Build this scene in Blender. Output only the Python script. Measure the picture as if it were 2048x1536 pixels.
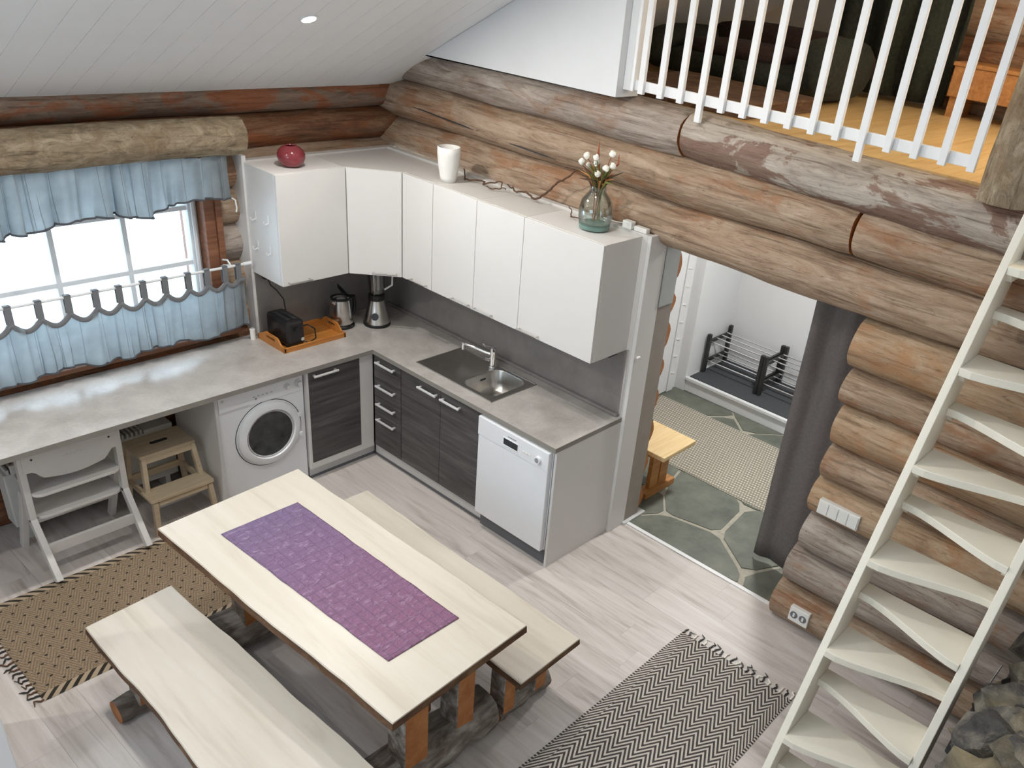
import bpy, bmesh, math, random
from mathutils import Vector, Matrix, noise
random.seed(7)
PI = math.pi
for o in list(bpy.data.objects):
    bpy.data.objects.remove(o, do_unlink=True)
SC = bpy.context.scene
COL = SC.collection

# ------------------------------------------------------------------ camera
cd = bpy.data.cameras.new('camera')
cam = bpy.data.objects.new('camera', cd)
COL.objects.link(cam)
cd.sensor_width = 36.0
cd.lens = 1709.46 / 2048 * 36.0
cd.shift_x = -160.14 / 2048
cd.shift_y = 127.04 / 2048
cd.clip_start = 0.05
_r = Vector((-0.64313708, 0.75766227, 0.11100718))
_u = Vector((-0.32199293, -0.39910417, 0.85850825))
_f = Vector((-0.69476273, -0.51639496, -0.50064058))
m = Matrix.Identity(4)
for i in range(3):
    m[i][0], m[i][1], m[i][2] = _r[i], _u[i], -_f[i]
m[0][3], m[1][3], m[2][3] = 3.95066528, 5.07015349, 3.41745234
cam.matrix_world = m
SC.camera = cam

# ------------------------------------------------------------------ world and exposure
w = bpy.data.worlds.new('overcast_sky')
SC.world = w
w.use_nodes = True
bg = w.node_tree.nodes['Background']
bg.inputs[0].default_value = (0.66, 0.845, 1.0, 1)
bg.inputs[1].default_value = 6.0
vs = SC.view_settings
vs.view_transform = 'Standard'
vs.look = 'None'
vs.gamma = 1.0
vs.exposure = 0.0
vs.use_curve_mapping = False
cy = SC.cycles
cy.max_bounces = 7; cy.diffuse_bounces = 5; cy.glossy_bounces = 3; cy.transmission_bounces = 4; cy.transparent_max_bounces = 10
cy.adaptive_threshold = 0.035

LIGHTS = []
def area(name, loc, rot, size, power, color=(1, 1, 1), shape='DISK', spread=PI, sy=None):
    l = bpy.data.lights.new(name, 'AREA')
    l.shape = shape
    l.size = size
    if sy: l.size_y = sy
    l.energy = power
    l.color = color
    l.spread = spread
    o = bpy.data.objects.new(name, l)
    o.location = loc
    o.rotation_euler = rot
    COL.objects.link(o)
    return o

def ceil_z(y):
    return 2.495 + 0.53 * y if y <= 3.6 else 2.495 + 0.53 * 3.6 - 0.45 * (y - 3.6)
SLOPE = math.atan(0.53)
# portal in the kitchen window, so that the sky is sampled through it
pt = area('window_portal', (2.15, -0.33, 1.5), (PI / 2, 0, PI), 1.7, 1, shape='RECTANGLE', sy=1.1)
pt.data.cycles.is_portal = True
pt.rotation_euler = (-PI / 2, 0, 0)
# portal in the unseen gable opening, added to let in fill daylight
pb = area('fill_opening_portal', (5.99, 2.9, 2.3), (0, PI / 2, 0), 1.4, 1, shape='RECTANGLE', sy=2.2)
pb.data.cycles.is_portal = True
DOWNLIGHTS = [(1.159, 0.868), (2.75, 0.868), (4.35, 0.868), (1.159, 2.3), (2.75, 2.3), (4.35, 2.3)]
DOWN_POWER = 20.0

# ------------------------------------------------------------------ node helpers
class X:
    def __init__(s, t, k): s.t, s.k = t, k
    def _m(s, op, b=None, c=None):
        n = s.t.nodes.new('ShaderNodeMath'); n.operation = op
        for i, v in enumerate((s, b, c)):
            if v is None: continue
            if isinstance(v, X): s.t.links.new(v.k, n.inputs[i])
            else: n.inputs[i].default_value = v
        return X(s.t, n.outputs[0])
    def __add__(s, b): return s._m('ADD', b)
    def __sub__(s, b): return s._m('SUBTRACT', b)
    def __mul__(s, b): return s._m('MULTIPLY', b)
    def __truediv__(s, b): return s._m('DIVIDE', b)
    def fract(s): return s._m('FRACT')
    def abs(s): return s._m('ABSOLUTE')
    def gt(s, b): return s._m('GREATER_THAN', b)
    def lt(s, b): return s._m('LESS_THAN', b)
    def sin(s): return s._m('SINE')
    def mx(s, b): return s._m('MAXIMUM', b)
    def mn(s, b): return s._m('MINIMUM', b)
    def tri(s): return ((s.fract() - 0.5).abs()) * 2.0       # 0..1 triangle wave

class Mat:
    def __init__(s, name, rough=0.5, metal=0.0, spec=0.5):
        s.m = bpy.data.materials.new(name); s.m.use_nodes = True
        s.t = s.m.node_tree
        s.p = s.t.nodes['Principled BSDF']
        s.p.inputs['Roughness'].default_value = rough
        s.p.inputs['Metallic'].default_value = metal
        s.p.inputs['Specular IOR Level'].default_value = spec
        s.tc = s.t.nodes.new('ShaderNodeTexCoord')
    def co(s, scale=(1, 1, 1), rnd=False):
        v = s.tc.outputs['Object']
        if rnd:
            oi = s.t.nodes.new('ShaderNodeObjectInfo')
            k = s.t.nodes.new('ShaderNodeVectorMath'); k.operation = 'SCALE'
            k.inputs[0].default_value = (37, 53, 71)
            s.t.links.new(oi.outputs['Random'], k.inputs['Scale'])
            a = s.t.nodes.new('ShaderNodeVectorMath'); a.operation = 'ADD'
            s.t.links.new(v, a.inputs[0]); s.t.links.new(k.outputs[0], a.inputs[1])
            v = a.outputs[0]
        mp = s.t.nodes.new('ShaderNodeMapping')
        mp.inputs['Scale'].default_value = scale
        s.t.links.new(v, mp.inputs['Vector'])
        return mp.outputs[0]
    def xyz(s):
        n = s.t.nodes.new('ShaderNodeSeparateXYZ')
        s.t.links.new(s.tc.outputs['Object'], n.inputs[0])
        return [X(s.t, o) for o in n.outputs]
    def noise(s, scale, vec, detail=4, rough=0.55, dist=0.0):
        n = s.t.nodes.new('ShaderNodeTexNoise')
        n.inputs['Scale'].default_value = scale
        n.inputs['Detail'].default_value = detail
        n.inputs['Roughness'].default_value = rough
        n.inputs['Distortion'].default_value = dist
        s.t.links.new(vec, n.inputs['Vector'])
        return X(s.t, n.outputs[0])
    def ramp(s, fac, stops, interp='LINEAR'):
        n = s.t.nodes.new('ShaderNodeValToRGB')
        r = n.color_ramp; r.interpolation = interp
        while len(r.elements) < len(stops): r.elements.new(0.5)
        for e, (p, c) in zip(r.elements, stops):
            e.position = p; e.color = (*c, 1)
        s.t.links.new(fac.k, n.inputs[0])
        return n.outputs[0]
    def mix(s, fac, a, b, mode='MIX'):
        n = s.t.nodes.new('ShaderNodeMix'); n.data_type = 'RGBA'; n.blend_type = mode
        for sock, v in ((n.inputs[0], fac), (n.inputs[6], a), (n.inputs[7], b)):
            if isinstance(v, X): s.t.links.new(v.k, sock)
            elif isinstance(v, (int, float)): sock.default_value = v
            elif isinstance(v, tuple): sock.default_value = (*v, 1)
            else: s.t.links.new(v, sock)
        return n.outputs[2]
    def color(s, c):
        if isinstance(c, tuple): s.p.inputs['Base Color'].default_value = (*c, 1)
        else: s.t.links.new(c, s.p.inputs['Base Color'])
        return s
    def bump(s, h, strength=0.3, dist=0.01):
        n = s.t.nodes.new('ShaderNodeBump')
        n.inputs['Strength'].default_value = strength
        n.inputs['Distance'].default_value = dist
        s.t.links.new(h.k, n.inputs['Height'])
        s.t.links.new(n.outputs[0], s.p.inputs['Normal'])
        return s

def plain(name, c, rough=0.5, metal=0.0, var=0.06, scale=12, bump=0.0, spec=0.5):
    M = Mat(name, rough, metal, spec)
    n = M.noise(scale, M.co(), 3)
    lo = tuple(max(0, v * (1 - var)) for v in c); hi = tuple(min(1, v * (1 + var)) for v in c)
    M.color(M.ramp(n, [(0.3, lo), (0.7, hi)]))
    if bump: M.bump(n, bump, 0.005)
    return M.m

MT = {}
MT['white'] = plain('white_paint', (0.71, 0.72, 0.73), 0.55, var=0.02, scale=3)
MT['ceiling'] = plain('ceiling_paint', (0.80, 0.81, 0.815), 0.5, var=0.02, scale=3)
MT['groove'] = plain('ceiling_groove_lit', (0.84, 0.84, 0.83), 0.6, var=0.02)  # paler than the boards, painting in the lit groove edges
MT['cab'] = plain('cabinet_white', (0.68, 0.665, 0.645), 0.42, var=0.012, scale=5)
MT['cabtop'] = plain('cabinet_carcass', (0.58, 0.56, 0.53), 0.5, var=0.02, scale=5)
MT['applw'] = plain('appliance_enamel', (0.80, 0.815, 0.84), 0.3, var=0.01)
MT['cream'] = plain('stair_enamel', (0.80, 0.765, 0.665), 0.38, var=0.015)
MT['railw'] = plain('rail_enamel', (0.78, 0.785, 0.79), 0.4, var=0.015)
MT['beige'] = plain('loft_board', (0.60, 0.54, 0.46), 0.7, var=0.05, scale=2)
MT['grey'] = plain('grey_board', (0.30, 0.265, 0.23), 0.6, var=0.06)
MT['greyb'] = plain('grey_blue_board', (0.42, 0.44, 0.43), 0.6, var=0.05)
MT['black'] = plain('black_plastic', (0.012, 0.012, 0.013), 0.32)
MT['blackm'] = plain('black_lacquer', (0.02, 0.02, 0.02), 0.45)
MT['darkfab'] = plain('dark_green_fabric', (0.016, 0.019, 0.012), 0.9, var=0.5, scale=40)
MT['darkfab2'] = plain('dark_red_fabric', (0.028, 0.012, 0.008), 0.9, var=0.5, scale=40)
MT['steel'] = plain('brushed_steel', (0.62, 0.60, 0.57), 0.25, 1.0, var=0.06)
MT['steelsink'] = plain('sink_steel', (0.50, 0.48, 0.45), 0.33, 1.0, var=0.05, scale=30)
MT['chrome'] = plain('chrome', (0.85, 0.85, 0.86), 0.08, 1.0, var=0.01)
MT['rod'] = plain('chrome_rod', (0.8, 0.8, 0.81), 0.2, 0.9, var=0.01)
MT['handle'] = plain('satin_handle', (0.80, 0.80, 0.80), 0.35, 0.35, var=0.02)
MT['plinth'] = plain('plinth_grey', (0.60, 0.60, 0.60), 0.45, var=0.03)
MT['darkgap'] = plain('dark_rubber_gap_shade', (0.03, 0.032, 0.036), 0.7)  # rubber, and painted shade for slots, holes and log grooves
MT['plinthd'] = plain('plinth_dark', (0.13, 0.135, 0.15), 0.6)
MT['matdark'] = plain('charcoal_mat', (0.055, 0.06, 0.066), 0.95, var=0.25, scale=90, bump=0.4)
MT['plastic'] = plain('white_plastic', (0.74, 0.73, 0.70), 0.4, var=0.01)
MT['ceramic'] = plain('white_ceramic', (0.80, 0.785, 0.75), 0.35, var=0.01)
MT['red'] = plain('red_glass_glaze', (0.20, 0.032, 0.04), 0.12, var=0.15)
MT['tray'] = None
MT['radiator'] = plain('radiator_enamel', (0.62, 0.63, 0.60), 0.4, var=0.02)
MT['print'] = plain('grey_print', (0.30, 0.30, 0.31), 0.6)
MT['snow'] = plain('snow', (0.82, 0.86, 0.88), 0.8, var=0.08, scale=1.2)
MT['mortar'] = plain('grout', (0.38, 0.36, 0.295), 0.9, var=0.12, scale=25, bump=0.3)
MT['frond'] = plain('moss_green', (0.13, 0.16, 0.03), 0.8, var=0.4, scale=30)
MT['twig'] = plain('twig_brown', (0.10, 0.05, 0.025), 0.8, var=0.3, scale=30)
MT['redtwig'] = plain('red_twig', (0.28, 0.07, 0.03), 0.8, var=0.3, scale=30)
MT['flower'] = plain('dried_flower', (0.82, 0.80, 0.72), 0.9, var=0.08, scale=80, bump=0.5)

def wood(name, stops, sc=(1, 14, 14), nscale=2.5, rough=0.5, bump=0.15, rnd=True, detail=6):
    M = Mat(name, rough)
    v = M.co(sc, rnd)
    a = M.noise(nscale, v, detail, 0.6, 0.4)
    M.color(M.ramp(a, stops))
    if bump: M.bump(a, bump, 0.004)
    return M.m
MT['pine'] = wood('pale_pine', [(0.25, (0.60, 0.40, 0.17)), (0.5, (0.72, 0.53, 0.27)), (0.75, (0.80, 0.62, 0.36))])
MT['pinedark'] = wood('orange_pine', [(0.25, (0.30, 0.12, 0.03)), (0.55, (0.46, 0.21, 0.06)), (0.8, (0.55, 0.28, 0.10))])
MT['loftfloor'] = wood('loft_plank', [(0.25, (0.60, 0.37, 0.13)), (0.5, (0.72, 0.49, 0.21)), (0.8, (0.78, 0.57, 0.29))], rough=0.35)
MT['tray'] = wood('tray_wood', [(0.3, (0.40, 0.14, 0.025)), (0.6, (0.52, 0.21, 0.045)), (0.8, (0.60, 0.28, 0.08))], rough=0.4)
MT['stool'] = wood('birch', [(0.3, (0.50, 0.40, 0.27)), (0.6, (0.60, 0.49, 0.34)), (0.8, (0.66, 0.55, 0.40))], rough=0.5, bump=0.05)
MT['reveal'] = wood('window_reveal_wood', [(0.3, (0.13, 0.045, 0.02)), (0.6, (0.24, 0.10, 0.05)), (0.8, (0.32, 0.15, 0.08))])
MT['slab'] = wood('pale_slab', [(0.2, (0.45, 0.395, 0.325)), (0.45, (0.565, 0.515, 0.44)), (0.8, (0.62, 0.575, 0.51))], sc=(9, 0.8, 9), nscale=1.6, rough=0.38, bump=0.03)
MT['bark'] = wood('bark_edge', [(0.3, (0.06, 0.025, 0.01)), (0.55, (0.12, 0.06, 0.028)), (0.8, (0.24, 0.15, 0.08))], sc=(4, 4, 12), rough=0.85, bump=0.6)
MT['cutwood'] = wood('cut_end_wood', [(0.3, (0.30, 0.10, 0.025)), (0.6, (0.42, 0.17, 0.05)), (0.8, (0.50, 0.22, 0.08))], sc=(6, 6, 6), rough=0.6)
MT['gnarl'] = wood('weathered_foot', [(0.3, (0.05, 0.036, 0.028)), (0.5, (0.18, 0.15, 0.125)), (0.75, (0.42, 0.40, 0.37))], sc=(2.5, 7, 7), rough=0.75, bump=0.8)
for ax, sc in (('y', (12, 0.9, 12)), ('x', (0.9, 12, 12))):
    MT['darkwood_' + ax] = wood('charcoal_oak_' + ax, [(0.25, (0.035, 0.032, 0.033)), (0.5, (0.075, 0.069, 0.069)), (0.75, (0.14, 0.13, 0.13))], sc=sc, nscale=2.2, rough=0.5, bump=0.1, rnd=False, detail=8)

def logmat(name, base, dark, light, orange, oamt, sharp=0.12, st=1.0):
    M = Mat(name, 0.75)
    a = M.noise(2.4, M.co((1.1 * st, 6.5, 6.5), True), 7, 0.72, 0.9)
    b = M.noise(1.9, M.co((1.2 * st, 2.6, 2.6), True), 5, 0.66, 0.6)
    c = M.noise(1.3, M.co((1.4 * st, 40, 40), True), 4, 0.65, 0.4)
    d = M.noise(9.0, M.co((1.6 * st, 5, 5), True), 4, 0.7, 0.6)
    col = M.ramp(a, [(0.25, dark), (0.47, base), (0.70, light)])
    o0 = 0.5 + (0.5 - oamt) * 0.3
    ob = M.ramp(b, [(o0, (0, 0, 0)), (o0 + sharp, (1, 1, 1))])
    col = M.mix(X(M.t, ob), col, M.mix(0.7, col, orange))
    streak = M.ramp(c, [(0.30, (0.34, 0.30, 0.27)), (0.45, (0.95, 0.95, 0.95)), (0.6, (1, 1, 1)), (0.75, (1.0, 0.97, 0.92))])
    col = M.mix(0.8, col, streak, 'MULTIPLY')
    spots = M.ramp(d, [(0.28, (0.42, 0.36, 0.32)), (0.42, (1, 1, 1))])
    col = M.mix(0.75, col, spots, 'MULTIPLY')
    kn = M.noise(3.1, M.co((0.8, 1.4, 1.4), True), 1)
    kr = M.ramp(kn, [(0.20, (0.30, 0.18, 0.10)), (0.26, (1, 1, 1))])
    col = M.mix(0.85, col, kr, 'MULTIPLY')
    M.color(col)
    M.bump(a * 0.8 + c * 0.5 + d * 0.3, 0.6, 0.022)
    return M.m
MT['log'] = logmat('weathered_log', (0.345, 0.24, 0.16), (0.13, 0.075, 0.042), (0.50, 0.385, 0.285), (0.29, 0.125, 0.05), 0.42)
MT['logtan'] = logmat('tan_log', (0.40, 0.27, 0.165), (0.19, 0.105, 0.055), (0.54, 0.41, 0.28), (0.40, 0.20, 0.085), 0.5)
MT['loggrey'] = logmat('grey_log', (0.335, 0.275, 0.23), (0.135, 0.10, 0.075), (0.50, 0.435, 0.375), (0.30, 0.15, 0.075), 0.36)
MT['logpatch'] = logmat('barked_grey_log', (0.38, 0.325, 0.27), (0.17, 0.13, 0.10), (0.55, 0.49, 0.42), (0.15, 0.055, 0.028), 0.46, 0.035)
MT['logred'] = logmat('red_brown_log', (0.17, 0.07, 0.03), (0.045, 0.018, 0.009), (0.30, 0.18, 0.10), (0.28, 0.08, 0.02), 0.55)
MT['logmix'] = logmat('red_grey_log', (0.20, 0.135, 0.095), (0.06, 0.03, 0.017), (0.34, 0.25, 0.19), (0.30, 0.08, 0.018), 0.55, 0.07)
MT['logbark'] = logmat('grey_bark_log', (0.25, 0.19, 0.12), (0.095, 0.065, 0.04), (0.43, 0.35, 0.245), (0.20, 0.13, 0.065), 0.4, 0.12, 3.0)

def concrete(name, lo, hi, rough):
    M = Mat(name, rough)
    a = M.noise(5.0, M.co(), 6, 0.6, 0.3)
    b = M.noise(60.0, M.co(), 2)
    M.color(M.ramp(a * 0.8 + b * 0.2, [(0.32, lo), (0.68, hi)]))
    return M.m
MT['counter'] = concrete('concrete_laminate', (0.34, 0.315, 0.29), (0.49, 0.46, 0.435), 0.24)
MT['splash'] = concrete('dark_concrete_laminate', (0.185, 0.168, 0.158), (0.245, 0.225, 0.212), 0.32)
MT['edge'] = plain('counter_edge', (0.25, 0.235, 0.21), 0.45)

def floor_mat():
    M = Mat('vinyl_plank', 0.42)
    v = M.co((11, 0.9, 1), True)
    a = M.noise(1.6, v, 8, 0.65, 0.6)
    b = M.noise(1.1, M.co((1.5, 0.5, 1), True), 2)
    M.color(M.ramp(a * 0.75 + b * 0.25, [(0.30, (0.31, 0.27, 0.242)), (0.48, (0.54, 0.495, 0.465)), (0.70, (0.66, 0.625, 0.60))]))
    M.bump(a, 0.06, 0.003)
    return M.m
MT['floor'] = floor_mat()

def slate():
    M = Mat('green_slate', 0.55)
    a = M.noise(6, M.co((1, 1, 1), True), 6, 0.6)
    M.color(M.ramp(a, [(0.3, (0.085, 0.095, 0.075)), (0.55, (0.14, 0.15, 0.12)), (0.8, (0.20, 0.205, 0.165))]))
    M.bump(a, 0.3, 0.01)
    return M.m
MT['slate'] = slate()
def rockm():
    M = Mat('fireplace_stone', 0.75)
    a = M.noise(7, M.co((1, 1, 1.6), True), 8, 0.65, 0.5)
    b = M.noise(2.2, M.co((1, 1, 1), True), 3)
    c = M.ramp(a, [(0.3, (0.025, 0.024, 0.022)), (0.5, (0.10, 0.095, 0.088)), (0.72, (0.34, 0.31, 0.25))])
    M.color(M.mix(X(M.t, M.ramp(b, [(0.5, (0, 0, 0)), (0.64, (1, 1, 1))])), c, M.mix(0.55, c, (0.46, 0.37, 0.2))))  # yellowish patches paint the lit stone rims into the colour
    M.bump(a, 1.0, 0.06)
    return M.m
MT['rock'] = rockm()

def fabric(name, c, transl=0.35, seam=True):
    M = Mat(name, 0.9)
    a = M.noise(9, M.co(), 4)
    x, y, z = M.xyz()
    weave = ((x * 900.0).sin() * (z * 900.0).sin()) * 0.08
    col = M.ramp(a + weave, [(0.25, tuple(v * 0.82 for v in c)), (0.75, tuple(min(1, v * 1.15) for v in c))])
    if seam:
        s = ((x * 8.5 + 0.3).fract() - 0.5).abs().lt(0.012)
        col = M.mix(s, col, tuple(v * 0.55 for v in c))
    M.color(col)
    tr = M.t.nodes.new('ShaderNodeBsdfTranslucent')
    M.t.links.new(col, tr.inputs[0])
    mx = M.t.nodes.new('ShaderNodeMixShader'); mx.inputs[0].default_value = transl
    M.t.links.new(M.p.outputs[0], mx.inputs[1]); M.t.links.new(tr.outputs[0], mx.inputs[2])
    M.t.links.new(mx.outputs[0], M.t.nodes['Material Output'].inputs[0])
    return M.m
MT['curtain'] = fabric('blue_grey_linen', (0.31, 0.345, 0.36), 0.45)
MT['hem'] = plain('dark_hem', (0.07, 0.075, 0.085), 0.9)
MT['tab'] = plain('curtain_tab', (0.16, 0.165, 0.175), 0.9)
MT['hallcurtain'] = plain('charcoal_curtain', (0.135, 0.121, 0.114), 0.85, var=0.12, scale=60)

def glass_pane(name, tint=(1, 1, 1), gloss=0.06):
    M = Mat(name, 0.02)
    tr = M.t.nodes.new('ShaderNodeBsdfTransparent'); tr.inputs[0].default_value = (*tint, 1)
    gl = M.t.nodes.new('ShaderNodeBsdfGlossy'); gl.inputs['Roughness'].default_value = 0.02
    n = M.noise(3, M.co(), 1)
    mx = M.t.nodes.new('ShaderNodeMixShader')
    fr = M.t.nodes.new('ShaderNodeLayerWeight'); fr.inputs[0].default_value = 0.25
    f = X(M.t, fr.outputs['Fresnel']) * 0.6 + n * 0.01 + gloss * 0.5
    M.t.links.new(f.k, mx.inputs[0])
    M.t.links.new(tr.outputs[0], mx.inputs[1]); M.t.links.new(gl.outputs[0], mx.inputs[2])
    M.t.links.new(mx.outputs[0], M.t.nodes['Material Output'].inputs[0])
    return M.m
MT['pane'] = glass_pane('window_glass', (0.97, 0.99, 1.0))
MT['vaseglass'] = glass_pane('green_tinted_glass', (0.93, 0.965, 0.955), 0.1)
MT['jug'] = glass_pane('jug_glass', (0.95, 0.955, 0.95), 0.2)
MT['vasebase'] = plain('thick_green_glass', (0.13, 0.22, 0.19), 0.08, var=0.2)
MT['porthole'] = plain('porthole_glass', (0.03, 0.034, 0.034), 0.05, var=0.6, scale=14)

def lampmat(name, c, s):
    M = Mat(name, 0.5)
    n = M.noise(2, M.co(), 1)
    M.color(M.ramp(n, [(0, c), (1, c)]))
    M.p.inputs['Emission Color'].default_value = (*c, 1)
    M.p.inputs['Emission Strength'].default_value = s
    return M.m
MT['lamp'] = lampmat('lamp_lens', (1, 0.98, 0.95), 14)

def runner_mat():
    M = Mat('purple_runner', 0.55)
    x, y, z = M.xyz()
    a = M.noise(8, M.co((3, 1, 1)), 4, 0.6)
    base = M.mix(((y / 1.25) + 0.15).mx(0.0).mn(1.0), (0.145, 0.105, 0.215), (0.21, 0.09, 0.17))
    gx = (x * 19.0).fract().lt(0.10); gy = (y * 16.5).fract().lt(0.085)
    col = M.mix(gx.mx(gy) * 0.7, base, (0.12, 0.06, 0.13))
    wr = M.noise(46, M.co((0.55, 1.0, 1)), 4, 0.6, 0.5)
    col = M.mix(X(M.t, M.ramp(wr, [(0.55, (0, 0, 0)), (0.75, (1, 1, 1))])) * 0.6, col, (0.44, 0.33, 0.47))  # wrinkle highlights painted into the cloth colour as paler streaks
    M.color(col)
    M.bump(wr + a * 0.4, 1.0, 0.014)
    return M.m
MT['runner'] = runner_mat()

def zigzag_mat(L, W):
    M = Mat('zigzag_rug', 0.95)
    x, y, z = M.xyz()                              # x along the length, y across, origin at a corner
    zz = (y * (7.5 / W)).tri() * 2.2
    line = (x * 25.0 + zz).fract().lt(0.53)
    edge = (y - W * 0.5).abs().gt(W * 0.5 - 0.065)
    dash = (x * 30.0 - (y - W * 0.5).abs() * 55.0).fract().lt(0.5)
    rib = (y - W * 0.5).abs().gt(W * 0.5 - 0.014)
    dash2 = (x * 48.0).fract().lt(0.55)
    black = line * (edge * -1.0 + 1.0) + edge * dash
    black = black * (rib * -1.0 + 1.0) + rib * dash2
    n = M.noise(160, M.co(), 2)
    c = M.mix(black, M.ramp(n, [(0.3, (0.47, 0.42, 0.37)), (0.7, (0.60, 0.55, 0.50))]), M.ramp(n, [(0.3, (0.03, 0.026, 0.026)), (0.7, (0.075, 0.065, 0.062))]))
    M.color(c); M.bump(n + black * 0.4, 0.4, 0.004)
    return M.m
def brown_rug_mat(L, W):
    M = Mat('brown_twill_rug', 0.95)
    x, y, z = M.xyz()
    n = M.noise(120, M.co(), 3)
    z1 = (y * 34.0 + (x * 11.0).tri() * 3.0).fract().lt(0.42)
    z2 = (x * 48.0 + (y * 12.0).tri() * 3.5).fract().lt(0.35)
    base = M.mix(z1 * 0.55, M.ramp(n, [(0.3, (0.19, 0.135, 0.08)), (0.7, (0.33, 0.25, 0.165))]), (0.06, 0.042, 0.028))
    base = M.mix(z2 * 0.35, base, (0.33, 0.26, 0.185))
    dx = ((x * 13.0 + (y * 19.0)._m('FLOOR') * 0.5).fract() - 0.5).abs(); dy = ((y * 19.0).fract() - 0.5).abs()
    dot = (dx.lt(0.085)) * (dy.lt(0.11))
    base = M.mix(dot, base, (0.02, 0.016, 0.012))
    edge = (y - W * 0.5).abs().gt(W * 0.5 - 0.055)
    dash = (x * 17.0 - (y - W * 0.5).abs() * 19.0).fract().lt(0.45)
    ec = M.mix(dash, (0.37, 0.29, 0.20), (0.02, 0.016, 0.012))
    M.color(M.mix(edge, base, ec)); M.bump(n, 0.5, 0.005)
    return M.m
def hall_rug_mat():
    M = Mat('dotted_hall_rug', 0.95)
    x, y, z = M.xyz()
    n = M.noise(90, M.co(), 2)
    sx = (x * 30.0).fract()
    dots = ((y * 44.0 + (x * 30.0)._m('FLOOR') * 0.5).fract().lt(0.6)) * (sx.lt(0.62))
    c = M.mix(dots, M.ramp(n, [(0.3, (0.19, 0.175, 0.135)), (0.7, (0.25, 0.23, 0.18))]), (0.52, 0.485, 0.41))
    M.color(c); M.bump(dots + n * 0.4, 0.6, 0.006)
    return M.m

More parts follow.
